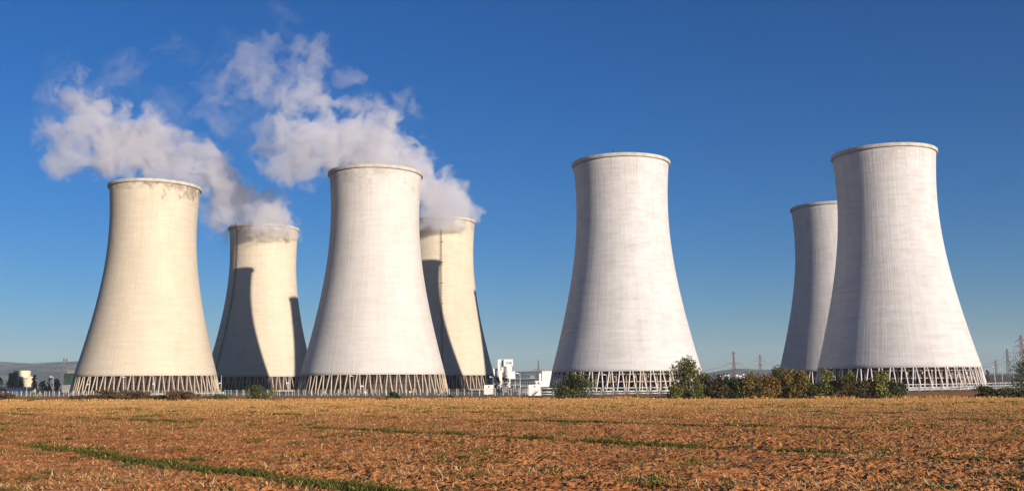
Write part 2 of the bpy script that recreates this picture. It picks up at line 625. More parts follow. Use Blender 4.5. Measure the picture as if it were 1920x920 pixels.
def shell_material(name, lo, hi, seed, grime=0.5, stain_shade=0.0, speck=0.0, stain_shade_az=0.0):
    n = NT(name)
    O = n.obj()
    x, y, z = n.sep(O)[:3]
    az = n.math('ARCTAN2', y, x)
    cz = n.math('COSINE', az)
    sz = n.math('SINE', az)
    ring = n.xyz(n.math('MULTIPLY', cz, 4.0), n.math('MULTIPLY', sz, 4.0), n.math('MULTIPLY', z, 0.012))
    # pours: each 1.25 m lift its own tone, broken along the ring
    lift = n.math('FLOOR', n.math('DIVIDE', z, 1.25))
    liftv = n.xyz(n.math('MULTIPLY', cz, 2.4), n.math('MULTIPLY', sz, 2.4), n.math('ADD', n.math('MULTIPLY', lift, 3.71), seed))
    ltone = n.noise(liftv, 1.0, 3, 0.6)
    joint = n.math('FRACT', n.math('DIVIDE', z, 1.25))
    joint = n.ramp(n.math('ABSOLUTE', n.math('SUBTRACT', joint, 0.5)), [(0.40, 0.0), (0.5, 1.0)])
    # shuttering panels
    pan = n.n('ShaderNodeTexWhiteNoise', noise_dimensions='3D')
    n.put(pan.inputs['Vector'], n.xyz(n.math('FLOOR', n.math('MULTIPLY', az, 22.0)), lift, seed))
    # vertical runs
    run = n.noise(n.xyz(n.math('MULTIPLY', cz, 30.0), n.math('MULTIPLY', sz, 30.0), n.math('ADD', n.math('MULTIPLY', z, 0.03), seed)), 1.0, 4, 0.65)
    runw = n.noise(n.xyz(n.math('MULTIPLY', cz, 7.0), n.math('MULTIPLY', sz, 7.0), n.math('ADD', n.math('MULTIPLY', z, 0.015), seed)), 1.0, 3, 0.6)
    cloud = n.noise(n.xyz(n.math('MULTIPLY', cz, 3.0), n.math('MULTIPLY', sz, 3.0), n.math('ADD', n.math('MULTIPLY', z, 0.09), seed * 2)), 1.0, 5, 0.65)
    t = n.math('MULTIPLY', ltone, 0.42)
    t = n.math('ADD', t, n.math('MULTIPLY', run, 0.16))
    t = n.math('ADD', t, n.math('MULTIPLY', runw, 0.16))
    t = n.math('ADD', t, n.math('MULTIPLY', cloud, 0.26))
    t = n.math('ADD', t, n.math('MULTIPLY', n.math('SUBTRACT', pan.outputs['Value'], 0.5), 0.03))
    col = n.ramp(t, [(0.32, lo), (0.56, hi)])
    col = n.mix(n.math('MULTIPLY', joint, 0.16 * grime * 2), col, tuple(c * 0.45 for c in lo))
    if speck > 0:
        sp = n.noise(n.xyz(n.math('MULTIPLY', cz, 55.0), n.math('MULTIPLY', sz, 55.0), n.math('MULTIPLY', z, 0.9)), 1.0, 3, 0.6)
        patch = n.ramp(n.noise(ring, 1.3, 4, 0.6), [(0.48, 0.0), (0.62, 1.0)])
        sp = n.math('MULTIPLY', n.ramp(sp, [(0.66, 0.0), (0.74, 1.0)]), patch)
        col = n.mix(n.math('MULTIPLY', sp, speck), col, (0.20, 0.13, 0.09))
        # thin dark run-off marks
        s2 = n.noise(n.xyz(n.math('MULTIPLY', cz, 90.0), n.math('MULTIPLY', sz, 90.0), n.math('ADD', n.math('MULTIPLY', z, 0.12), seed)), 1.0, 2, 0.5)
        col = n.mix(n.math('MULTIPLY', n.ramp(s2, [(0.735, 0.0), (0.78, 1.0)]), 0.6 * speck), col, (0.16, 0.11, 0.08))
    if stain_shade > 0:
        # blotches below the rim: soot stains; on steaming towers, steam shade in the colour
        top = n.math('DIVIDE', n.math('SUBTRACT', z, TH - 17.0), 17.0, clamp=True)
        da = n.math('SINE', n.math('ADD', az, stain_shade_az))
        b = n.noise(n.xyz(n.math('MULTIPLY', cz, 4.2), n.math('MULTIPLY', sz, 4.2), n.math('ADD', n.math('MULTIPLY', z, 0.14), seed)), 1.0, 6, 0.68, 0.5)
        b = n.math('ADD', b, n.math('MULTIPLY', n.math('SUBTRACT', top, 0.80), 0.20))
        b = n.math('ADD', b, n.math('MULTIPLY', da, 0.05))
        col = n.mix(n.math('MULTIPLY', n.math('MULTIPLY', n.ramp(b, [(0.475, 0.0), (0.61, 1.0)]), n.math('MULTIPLY', top, 3.0, clamp=True)), stain_shade), col, (0.21, 0.165, 0.125))
    # rain runs hanging from the rim and from a few old joints
    rv = n.noise(n.xyz(n.math('MULTIPLY', cz, 26.0), n.math('MULTIPLY', sz, 26.0), n.math('ADD', n.math('MULTIPLY', z, 0.022), seed + 3)), 1.0, 4, 0.7)
    hang = n.math('ADD', n.math('DIVIDE', n.math('SUBTRACT', z, TH - 42.0), 42.0, clamp=True), 0.25)
    col = n.mix(n.math('MULTIPLY', n.math('MULTIPLY', n.ramp(rv, [(0.55, 0.0), (0.70, 1.0)]), hang), 0.40), col, (0.24, 0.20, 0.165))
    # broad repainted and weathered fields
    pf = n.noise(n.xyz(n.math('MULTIPLY', cz, 1.7), n.math('MULTIPLY', sz, 1.7), n.math('ADD', n.math('MULTIPLY', z, 0.035), seed * 3)), 1.0, 4, 0.6)
    col = n.mix(n.ramp(pf, [(0.42, 0.0), (0.60, 0.11)]), col, tuple(c * 0.62 for c in lo))
    n.color(col)
    n.bsdf.inputs['Roughness'].default_value = 0.9
    n.bsdf.inputs['Specular IOR Level'].default_value = 0.12
    h = n.math('ADD', n.math('MULTIPLY', joint, -0.05), n.math('MULTIPLY', run, 0.35))
    h = n.math('ADD', h, n.math('MULTIPLY', ltone, 0.16))
    h = n.math('ADD', h, n.math('MULTIPLY', cloud, 0.35))
    n.bump(h, 1.0, 0.42)
    return n.m


CREAM_LO, CREAM_HI = (0.454, 0.382, 0.287), (0.529, 0.462, 0.360)
PALE_LO, PALE_HI = (0.449, 0.411, 0.376), (0.529, 0.499, 0.473)
WHITE_LO, WHITE_HI = (0.404, 0.378, 0.364), (0.525, 0.508, 0.509)
M_RIM = simple_mat("rim_concrete", (0.437, 0.395, 0.344), 0.85, 0, 0.12, 0.4)
M_COL_CREAM = simple_mat("leg_concrete_cream", (0.470, 0.378, 0.277), 0.85, 0, 0.14, 0.5)
M_COL_PALE = simple_mat("leg_concrete_pale", (0.571, 0.529, 0.493), 0.85, 0, 0.12, 0.5)
M_LADDER = simple_mat("ladder_rust", (0.115, 0.075, 0.06), 0.8, 0.1, 0.2, 3)
M_LAMP = simple_mat("lamp_red", (0.10, 0.03, 0.028), 0.5, 0, 0.1, 3)


def wall_material():
    n = NT("brown_inner_wall")
    O = n.obj()
    x, y, z = n.sep(O)[:3]
    az = n.math('ARCTAN2', y, x)
    pan = n.n('ShaderNodeTexWhiteNoise', noise_dimensions='2D')
    n.put(pan.inputs['Vector'], n.xyz(n.math('FLOOR', n.math('MULTIPLY', az, 13.4)), n.math('FLOOR', n.math('DIVIDE', z, 5.3)), 0.0))
    seam = n.math('FRACT', n.math('MULTIPLY', az, 13.4))
    seam = n.ramp(n.math('ABSOLUTE', n.math('SUBTRACT', seam, 0.5)), [(0.47, 0.0), (0.49, 1.0)])
    mid = n.ramp(n.math('ABSOLUTE', n.math('SUBTRACT', z, 5.6)), [(0.15, 1.0), (0.25, 0.0)])
    rib = n.math('FRACT', n.math('MULTIPLY', az, 134.0))
    c = n.ramp(pan.outputs['Value'], [(0.0, (0.052, 0.036, 0.033)), (0.6, (0.085, 0.060, 0.056)), (1.0, (0.115, 0.085, 0.078))])
    c = n.mix(n.math('MULTIPLY', n.noise(O, 0.7, 4, 0.6), 0.5), c, (0.055, 0.04, 0.038))
    c = n.mix(n.math('MAXIMUM', seam, mid), c, (0.012, 0.010, 0.010))
    n.color(c)
    n.bump(rib, 0.08, 0.6)
    return n.m


M_WALL = wall_material()
M_FRAME = simple_mat("inner_frame_concrete", (0.40, 0.31, 0.25), 0.9, 0, 0.22, 0.35)
M_FILL = simple_mat("dark_fill_pack", (0.035, 0.028, 0.026), 0.95, 0, 0.3, 0.6)
M_BASIN = simple_mat("basin_concrete", (0.34, 0.31, 0.27), 0.9, 0, 0.15, 0.6)

# geometry shared by all seven towers
zs_ = np.linspace(Z_SHELL, TH - 1.9, 56)
outer = [(tower_r(z), z) for z in zs_]
mb = MB()
profile = [(outer[0][0] - 0.95, Z_SHELL)] + outer + [(tower_r(TH - 1.9) - 0.45, TH - 1.9)] + \
          [(tower_r(z) - (0.95 if z < 12 else 0.55), z) for z in zs_[::-1][1:-1]]
mb.lathe(profile, 160, cap=False, close=True)
SHELL = mb
mb = MB()
rs = tower_r(TH - 1.9)
mb.lathe([(rs - 0.5, TH - 1.88), (R_RIM - 0.12, TH - 1.88), (R_RIM, TH - 1.76), (R_RIM, TH - 0.15), (R_RIM - 0.15, TH), (rs - 0.6, TH), (rs - 0.6, TH - 0.3)], 160, cap=False, close=True)
ME_RIM = mb.mesh("rim", M_RIM)
NLEG = 48
STEP = 2 * PI / NLEG


def leg_mesh(sign, mat):
    b = MB()
    a0, a1 = sign * 0.75 / R_FOOT, sign * (STEP / 2 - 0.62 / 40.2)
    b.bar((R_FOOT * math.cos(a0), R_FOOT * math.sin(a0), -0.6), (39.75 * math.cos(a1), 39.75 * math.sin(a1), Z_SHELL + 0.25), 0.70, 0.66, 8)
    return b.mesh("leg", mat)


LEGS = {}
for key, mt in (('cream', M_COL_CREAM), ('pale', M_COL_PALE)):
    LEGS[key] = (leg_mesh(1, mt), leg_mesh(-1, mt))
mb = MB()
mb.lathe([(43.6, -2.5), (43.6, 0.55), (43.1, 0.6), (41.2, 0.6), (41.2, -2.5)], 96, cap=False, close=True)
ME_BASIN = mb.mesh("basin_wall", M_BASIN)
mb = MB()
mb.lathe([(36.6, -0.5), (36.6, 10.6), (36.2, 10.6), (36.2, -0.5)], 84, cap=False, close=True)
for k in range(84):
    a = 2 * PI * k / 84
    mb.box((36.72 * math.cos(a), 36.72 * math.sin(a), 5.0), (0.22, 0.22, 10.9), a)
ME_WALL = mb.mesh("louvre_wall", M_WALL)
# open frame carrying the fill packs of the idle towers
fr = MB()
fill = MB()
rr = random.Random(5)
for gxk in range(-7, 8):
    for gyk in range(-7, 8):
        X, Y = gxk * 5.0, gyk * 5.0
        r = math.hypot(X, Y)
        if r > 37:
            continue
        fr.box((X, Y, 4.9), (0.55, 0.55, 10.8))
        if r > 24 or rr.random() < 0.4:
            for _ in range(2):
                zz = rr.choice((2.0, 3.4, 6.4, 7.6))
                fr.box((X + rr.uniform(-2, 2), Y + rr.uniform(-2, 2), zz), (rr.uniform(0.5, 1.6), rr.uniform(0.3, 0.8), rr.uniform(0.5, 1.5)), rr.uniform(0, 3))
for z in (5.0, 8.7):
    for k in range(-7, 8):
        half = math.sqrt(max(37.5 ** 2 - (k * 5.0) ** 2, 0))
        fr.box((k * 5.0, 0, z), (0.4, 2 * half, 0.62))
        fr.box((0, k * 5.0, z + 0.003), (2 * half, 0.4, 0.6))
for k in range(60):
    a0, a1 = 2 * PI * k / 60, 2 * PI * (k + 1) / 60
    for z in (5.05, 8.75):
        fr.bar((38 * math.cos(a0), 38 * math.sin(a0), z), (38 * math.cos(a1), 38 * math.sin(a1), z), 0.5)
    if k % 2 == 0:
        fr.box((37.9 * math.cos(a0), 37.9 * math.sin(a0), 4.9), (0.5, 0.5, 10.8), a0)
fill.lathe([(27, 0.1), (27, 10.4)], 48)
fill.lathe([(39.0, 9.3), (39.0, 10.9)], 64)
ME_FRAME = fr.mesh("inner_frame", M_FRAME)
ME_FILL = fill.mesh("fill_pack", M_FILL)


def ladder_builder(az0, az1):
    b = MB()
    prev = None
    n_ = 94
    for i in range(n_ + 1):
        t = i / n_
        z = Z_SHELL - 1.2 + (TH + 1.0 - (Z_SHELL - 1.2)) * t
        az = math.radians(az0 + (az1 - az0) * t)
        r = tower_r(min(max(z, Z_SHELL), TH)) + 0.25 + (0.9 if z > TH - 2.5 else 0)
        e, tng = Vector((math.cos(az), math.sin(az), 0)), Vector((-math.sin(az), math.cos(az), 0))
        c = e * r + Vector((0, 0, z))
        pts = [c - tng * 0.42, c + tng * 0.42, c - tng * 0.42 + e * 0.95, c + tng * 0.42 + e * 0.95]
        b.bar(pts[0], pts[1], 0.10)
        if i % 2 == 0:
            b.bar(pts[0], pts[2], 0.13)
            b.bar(pts[1], pts[3], 0.13)
            b.bar(pts[2], pts[3], 0.13)
        if i % 12 == 6:
            b.box(c + e * 0.55 + tng * 0.5, (1.5, 2.0, 0.14), az)
        if prev:
            for a_, b_ in zip(prev, pts):
                b.bar(a_, b_, 0.12)
        prev = pts
    return b


def cooling_tower(x, y, z, label, style, mat, ladder=None, lamps=(), size=1.0):
    # the towers differ a little in build: size scales one, kept at its own distance
    root = empty("cooling_tower", (x, y, z), math.atan2(-y, -x))      # local +x faces the camera side
    root.location = (x * size, y * size, EYE + (z - EYE) * size)
    root.scale = (size,) * 3
    tag(root, label, 'cooling tower', 'cooling towers of the power station')
    link("shell", SHELL.mesh("shell", mat), root)
    link("rim", ME_RIM, root)
    link("basin_wall", ME_BASIN, root)
    lm = LEGS['cream' if style == 'wet' else 'pale']
    for k in range(NLEG):
        for m_ in lm:
            link("leg", m_, root, rz=STEP * k)
    if style == 'wet':
        link("louvre_wall", ME_WALL, root)
    else:
        link("inner_frame", ME_FRAME, root)
        link("fill_pack", ME_FILL, root)
    if ladder:
        ladder_builder(*ladder).build("ladder", M_LADDER, root)
    for a in lamps:
        l = MB()
        e = Vector((math.cos(math.radians(a)), math.sin(math.radians(a)), 0)) * (R_RIM - 0.4)
        l.bar(e + Vector((0, 0, TH - 0.1)), e + Vector((0, 0, TH + 0.5)), 0.22)
        l.lathe([(0.1, 0), (0.34, 0.1), (0.34, 0.55), (0.12, 0.75)], 10, (e.x, e.y, TH + 0.5))
        l.build("warning_lamp", M_LAMP, root)
    return root


cooling_tower(-218.39, 588.87, 0.22, 'leftmost cream cooling tower, dark stains under its rim, red brown bushes before its legs', 'wet',
              shell_material("shell_cream_stained", CREAM_LO, CREAM_HI, 1.3, 0.6, 0.9, 0.05, 0.5))
cooling_tower(-193.97, 756.69, 0.46, 'cream steaming cooling tower with a ladder down its shaded left side', 'wet',
              shell_material("shell_cream_ladder", CREAM_LO, CREAM_HI, 4.7, 0.5, 0.7, 0.15, 0.2), ladder=(-54, -49))  # dark blotches under this rim: steam shadow painted into the shell colour
cooling_tower(-78.33, 553.25, -0.6, 'pale cooling tower with brown wall behind its legs, white steam passing behind its rim', 'wet',
              shell_material("shell_pale_banded", PALE_LO, PALE_HI, 8.1, 0.65, 0.35, 0.25, 2.4))
cooling_tower(-54.30, 727.26, 0.0, 'cream steaming cooling tower with a caged ladder down its middle, half behind a pale tower', 'wet',
              shell_material("shell_cream_caged", CREAM_LO, CREAM_HI, 12.9, 0.5, 0.45, 0.15, 0.2), ladder=(3, 2), size=0.972)  # here too the steam's shadow below the rim is painted in
cooling_tower(60.91, 533.15, -0.2, 'white idle cooling tower standing alone between the white buildings and the tall green tree', 'idle',
              shell_material("shell_white_speckled", WHITE_LO, WHITE_HI, 17.2, 0.45, 0.12, 0.55), lamps=(-42, -8), size=0.965)
cooling_tower(225.08, 682.26, 0.2, 'white idle cooling tower partly hidden behind the largest tower, no steam', 'idle',
              shell_material("shell_white_far", WHITE_LO, WHITE_HI, 22.6, 0.45, 0.1, 0.3), size=0.935)
cooling_tower(201.46, 517.97, 0.2, 'largest and nearest looking white idle cooling tower at the right end of the row', 'idle',
              shell_material("shell_white_rough", WHITE_LO, WHITE_HI, 27.5, 0.5, 0.15, 0.45), lamps=(16, -38), size=0.935)
# ------------------------------------------------------------------ steam
def steam_material():
    m = bpy.data.materials.new("steam")
    m.use_nodes = True
    t = m.node_tree
    t.nodes.clear()
    out = t.nodes.new('ShaderNodeOutputMaterial')
    v = t.nodes.new('ShaderNodeVolumePrincipled')
    v.inputs['Color'].default_value = (0.89, 0.88, 0.905, 1)
    v.inputs['Anisotropy'].default_value = 0.1
    v.inputs['Density'].default_value = 1.0
    v.inputs['Density Attribute'].default_value = 'density'
    t.links.new(v.outputs[0], out.inputs['Volume'])
    return m


M_STEAM = steam_material()


def steam_plume(label, puffs, seed, vox, dmax, mouth):
    """puffs: (px, py, Y, radius_px, softness 0..1): loose steam has softness near 1"""
    C, Rr, Sf = [], [], []
    for px, py, Y, r, s in puffs:
        C.append(at(px, py, Y))
        Rr.append(r / F_PX * Y)
        Sf.append(s)
    lo = np.array([min(c[i] - r * 1.45 for c, r in zip(C, Rr)) for i in range(3)])
    hi = np.array([max(c[i] + r * 1.45 for c, r in zip(C, Rr)) for i in range(3)])
    N = np.maximum(2, np.ceil((hi - lo) / vox).astype(int))
    hi = lo + N * vox
    xs = [lo[i] + (np.arange(N[i]) + 0.5) * vox for i in range(3)]
    X, Y, Z = [a.astype(np.float32) for a in np.meshgrid(*xs, indexing='ij')]
    # billowing: the space is warped before the puffs are laid in
    wx = fbm3(X / 26 + seed, Y / 26, Z / 26, 3) - 0.5
    wy = fbm3(X / 26 + seed + 31, Y / 26, Z / 26, 3) - 0.5
    wz = fbm3(X / 26 + seed + 57, Y / 26, Z / 26, 3) - 0.5
    X2, Y2, Z2 = X + wx * 26, Y + wy * 22, Z + wz * 26
    w2 = fbm3(X / 9 + seed + 7, Y / 9, Z / 9, 3) - 0.5
    w3 = fbm3(X / 9 + seed + 77, Y / 9, Z / 9, 3) - 0.5
    X2, Z2 = X2 + w2 * 9, Z2 + w3 * 9
    w4 = fbm3(X / 3.6 + seed + 7, Y / 3.6, Z / 3.6, 2) - 0.5
    w5 = fbm3(X / 3.6 + seed + 47, Y / 3.6, Z / 3.6, 2) - 0.5
    X2, Z2 = X2 + w4 * 4.5, Z2 + w5 * 4.5
    n1 = fbm3(X2 / 24 + seed + 3, Y2 / 24, Z2 / 20, 5, 0.58)
    # rounded billows with sharp creases, and torn streaks drawn out by the wind
    puff = np.abs(fbm3(X2 / 15 + seed, Y2 / 15 + 5, Z2 / 15, 3, 0.5) * 2 - 1) * 1.6
    torn = fbm3((X2 * 0.62 + Z2 * 0.42) / 20 + seed, Y2 / 9, (Z2 * 0.62 - X2 * 0.42) / 5.5, 4, 0.6)
    dens = np.zeros_like(X)
    for c, r, s in zip(C, Rr, Sf):
        d = np.sqrt((X2 - c.x) ** 2 + ((Y2 - c.y) / 0.9) ** 2 + (Z2 - c.z) ** 2) / r
        body = 1.0 - d
        k = body + (n1 - 0.5) * (1.5 + 2.9 * s) + (puff - 0.32) * (0.95 + 0.3 * s) + (torn - 0.5) * (0.5 + 1.5 * s) - 0.30 * s
        e = np.clip(k / (0.22 + 0.55 * s), 0, 1)
        e = e * e * (3 - 2 * e) * max(0.04, (1 - s)) ** 2.0 * np.clip((1.35 - d) * 4, 0, 1)
        veil = np.clip((torn - 0.50) * 4, 0, 1) * np.clip((1.45 - d) * 1.6, 0, 1) * (0.03 + 0.10 * s)
        dens = np.maximum(dens, np.maximum(e, veil))
    dens = dens * dmax
    # nothing inside the concrete: steam leaves through the mouth only
    for mx, my, mz in mouth:
        rad = np.hypot(X - mx, Y - my)
        wall = (Z < mz) & (rad > 24.8) & (rad < 27.6)
        dens = np.where(wall, 0, dens)
        dens = np.where((Z < mz - 12) & (rad < 45), 0, dens)
    me = bpy.data.meshes.new("steam_plume")
    nv = dens.size
    me.vertices.add(nv)
    co = np.zeros((nv, 3), dtype=np.float32)
    co[:, 0], co[:, 1], co[:, 2] = X.ravel(), Y.ravel(), Z.ravel()
    me.vertices.foreach_set('co', co.ravel())
    a = me.attributes.new('density', 'FLOAT', 'POINT')
    a.data.foreach_set('value', dens.astype(np.float32).ravel())
    me.materials.append(M_STEAM)
    o = link("steam_plume", me)
    ng = bpy.data.node_groups.new("steam_grid", 'GeometryNodeTree')
    ng.interface.new_socket('Geometry', in_out='INPUT', socket_type='NodeSocketGeometry')
    ng.interface.new_socket('Geometry', in_out='OUTPUT', socket_type='NodeSocketGeometry')
    nn, ll = ng.nodes, ng.links
    gi, go = nn.new('NodeGroupInput'), nn.new('NodeGroupOutput')
    pos = nn.new('GeometryNodeInputPosition')
    sub = nn.new('ShaderNodeVectorMath')
    sub.operation = 'SUBTRACT'
    ll.new(pos.outputs[0], sub.inputs[0])
    sub.inputs[1].default_value = tuple(lo)
    mul = nn.new('ShaderNodeVectorMath')
    mul.operation = 'MULTIPLY'
    ll.new(sub.outputs[0], mul.inputs[0])
    mul.inputs[1].default_value = (1 / vox,) * 3
    sp = nn.new('ShaderNodeSeparateXYZ')
    ll.new(mul.outputs[0], sp.inputs[0])

    def mth(op, p, q=None):
        k = nn.new('ShaderNodeMath')
        k.operation = op
        for i, v_ in enumerate((p, q)):
            if v_ is None:
                continue
            if isinstance(v_, (int, float)):
                k.inputs[i].default_value = v_
            else:
                ll.new(v_, k.inputs[i])
        return k.outputs[0]
    ix = [mth('MINIMUM', mth('MAXIMUM', mth('FLOOR', sp.outputs[i]), 0), int(N[i]) - 1) for i in range(3)]
    # the index is kept in two exact steps: float32 holds whole numbers up to 16.7 million
    ind = mth('ADD', mth('ADD', mth('MULTIPLY', ix[0], int(N[1] * N[2])), mth('MULTIPLY', ix[1], int(N[2]))), ix[2])
    na = nn.new('GeometryNodeInputNamedAttribute')
    na.data_type = 'FLOAT'
    na.inputs['Name'].default_value = 'density'
    si = nn.new('GeometryNodeSampleIndex')
    si.data_type = 'FLOAT'
    si.domain = 'POINT'
    ll.new(gi.outputs[0], si.inputs['Geometry'])
    ll.new(na.outputs['Attribute'], si.inputs['Value'])
    ll.new(ind, si.inputs['Index'])
    vc = nn.new('GeometryNodeVolumeCube')
    ll.new(si.outputs[0], vc.inputs['Density'])
    vc.inputs['Min'].default_value = tuple(lo + vox * 0.5)
    vc.inputs['Max'].default_value = tuple(hi - vox * 0.5)
    for i, k in enumerate(('Resolution X', 'Resolution Y', 'Resolution Z')):
        vc.inputs[k].default_value = int(N[i])
    sm_ = nn.new('GeometryNodeSetMaterial')
    sm_.inputs['Material'].default_value = M_STEAM
    ll.new(vc.outputs[0], sm_.inputs[0])
    ll.new(sm_.outputs[0], go.inputs[0])
    md = o.modifiers.new("steam_grid", 'NODES')
    md.node_group = ng
    tag(o, label, 'steam', 'steam from the cooling towers', 'stuff')
    print("steam", N, nv, float((dens > 0.001).mean()))
    return o


steam_plume('grey white steam drifting left from the ladder tower, passing behind the leftmost rim', [
    (497, 432, 757, 58, 0.0), (470, 405, 757, 52, 0.0), (515, 408, 757, 40, 0.05), (515, 412, 738, 34, 0.0), (522, 418, 722, 36, 0.0), (508, 422, 714, 32, 0.05), (480, 418, 720, 28, 0.2), (536, 424, 730, 26, 0.05), (415, 405, 757, 44, 0.3), (430, 378, 757, 54, 0.05), (478, 370, 757, 38, 0.1),
    (395, 345, 756, 54, 0.08), (420, 415, 752, 42, 0.45), (355, 315, 755, 58, 0.1), (365, 278, 757, 34, 0.25),
    (310, 300, 755, 58, 0.12), (260, 280, 754, 66, 0.12), (215, 265, 753, 68, 0.15), (175, 240, 752, 72, 0.18),
    (140, 250, 751, 66, 0.25), (160, 185, 751, 52, 0.25), (120, 290, 750, 44, 0.3), (190, 310, 752, 40, 0.3),
    (115, 190, 750, 40, 0.6), (105, 125, 750, 30, 0.85), (240, 142, 752, 46, 0.66), (315, 207, 754, 36, 0.72), (330, 85, 752, 34, 0.92)],
    11.0, 0.9, 0.09, [(-193.97, 756.69, 125.4)])
steam_plume('bright white steam drifting left from the caged ladder tower, passing behind the pale rim', [
    (832, 425, 702, 52, 0.0), (848, 398, 702, 34, 0.0), (838, 394, 682, 40, 0.0), (832, 404, 670, 32, 0.0), (851, 407, 672, 22, 0.0), (815, 394, 677, 28, 0.3),  (825, 385, 707, 60, 0.0), (790, 345, 707, 62, 0.03), (750, 310, 706, 64, 0.05),
    (705, 280, 705, 66, 0.08), (655, 258, 705, 70, 0.12), (605, 262, 704, 68, 0.16), (560, 275, 703, 64, 0.22), (525, 300, 702, 44, 0.3),
    (565, 198, 703, 48, 0.2), (528, 222, 703, 46, 0.22), (600, 190, 704, 40, 0.25), (560, 232, 704, 56, 0.25), (505, 262, 702, 48, 0.32), (612, 222, 704, 48, 0.25), (655, 200, 705, 40, 0.3), (640, 168, 705, 30, 0.35),
    (540, 190, 703, 50, 0.42), (575, 150, 703, 44, 0.42), (590, 105, 703, 40, 0.42), (555, 112, 703, 34, 0.45), (618, 92, 703, 24, 0.55),
    (505, 200, 702, 52, 0.5), (480, 150, 701, 50, 0.48), (470, 105, 701, 44, 0.46), (495, 75, 701, 30, 0.5), (435, 130, 700, 44, 0.52),
    (410, 175, 700, 40, 0.55), (400, 215, 700, 34, 0.6), (440, 235, 700, 28, 0.72), (425, 75, 700, 26, 0.8), (540, 35, 702, 30, 0.82),
    (757, 200, 706, 32, 0.45), (738, 212, 706, 22, 0.55)],
    23.0, 0.9, 0.09, [(-52.78, 706.9, 121.6)])
# ------------------------------------------------------------------ plants
def leaf_material(name, cols):
    n = NT(name)
    a = n.n('ShaderNodeAttribute')
    a.attribute_name = 'tone'
    k = len(cols)
    c = n.ramp(a.outputs['Fac'], [(i / (k - 1), cc) for i, cc in enumerate(cols)])
    n.color(c)
    n.bsdf.inputs['Roughness'].default_value = 0.6
    n.bsdf.inputs['Specular IOR Level'].default_value = 0.25
    tr = n.n('ShaderNodeBsdfTranslucent')
    n.put(tr.inputs['Color'], c)
    mx = n.n('ShaderNodeMixShader')
    mx.inputs[0].default_value = 0.25
    n.t.links.new(n.bsdf.outputs[0], mx.inputs[1])
    n.t.links.new(tr.outputs[0], mx.inputs[2])
    n.t.links.new(mx.outputs[0], n.out.inputs[0])
    return n.m


LEAF = {
    'red': leaf_material("leaves_red_brown", [(0.04, 0.027, 0.014), (0.085, 0.048, 0.023), (0.14, 0.082, 0.033), (0.10, 0.082, 0.027)]),
    'dark': leaf_material("leaves_dark_green", [(0.018, 0.03, 0.010), (0.042, 0.062, 0.017), (0.085, 0.095, 0.025), (0.15, 0.11, 0.035)]),
    'green': leaf_material("leaves_green", [(0.03, 0.045, 0.010), (0.08, 0.095, 0.02), (0.16, 0.155, 0.032), (0.25, 0.20, 0.05)]),
    'lime': leaf_material("leaves_yellow_green", [(0.07, 0.09, 0.015), (0.14, 0.16, 0.03), (0.24, 0.22, 0.045), (0.29, 0.24, 0.06)]),
    'olive': leaf_material("leaves_olive", [(0.05, 0.047, 0.013), (0.14, 0.115, 0.026), (0.25, 0.185, 0.04), (0.17, 0.10, 0.03)]),
    'orange': leaf_material("leaves_orange", [(0.08, 0.048, 0.012), (0.19, 0.105, 0.024), (0.28, 0.165, 0.034), (0.17, 0.12, 0.03)]),
    'brown': leaf_material("leaves_brown", [(0.035, 0.030, 0.012), (0.075, 0.056, 0.020), (0.13, 0.088, 0.030), (0.09, 0.085, 0.024)]),
    'conifer': leaf_material("needles_dark", [(0.008, 0.014, 0.010), (0.018, 0.028, 0.018), (0.03, 0.04, 0.022)]),
}
M_BARK = simple_mat("bark", (0.085, 0.06, 0.045), 0.9, 0, 0.25, 4)


def leaf_cloud(P, size, tone, mat, name, up=0.25, elong=1.5):
    """one mesh of small bent leaves at the points P"""
    k = len(P)
    d = rng.normal(size=(k, 3))
    d /= np.linalg.norm(d, axis=1, keepdims=True)
    d[:, 2] += up
    d /= np.linalg.norm(d, axis=1, keepdims=True)
    t = rng.normal(size=(k, 3))
    t -= d * (t * d).sum(1, keepdims=True)
    t /= np.linalg.norm(t, axis=1, keepdims=True)
    nrm = np.cross(d, t)
    s = size * rng.uniform(0.6, 1.35, (k, 1))
    L = d * s * elong * 0.5
    W = t * s * 0.5
    V = np.stack([P - L, P + W + nrm * s * 0.12, P + L, P - W + nrm * s * 0.12], 1).reshape(-1, 3)
    Fq = np.arange(4 * k).reshape(k, 4)
    me = np_mesh(name, V, Fq, mat)
    a = me.attributes.new('tone', 'FLOAT', 'POINT')
    if len(me.vertices) == 4 * k:
        a.data.foreach_set('value', np.repeat(tone, 4).astype(np.float32))
    return me


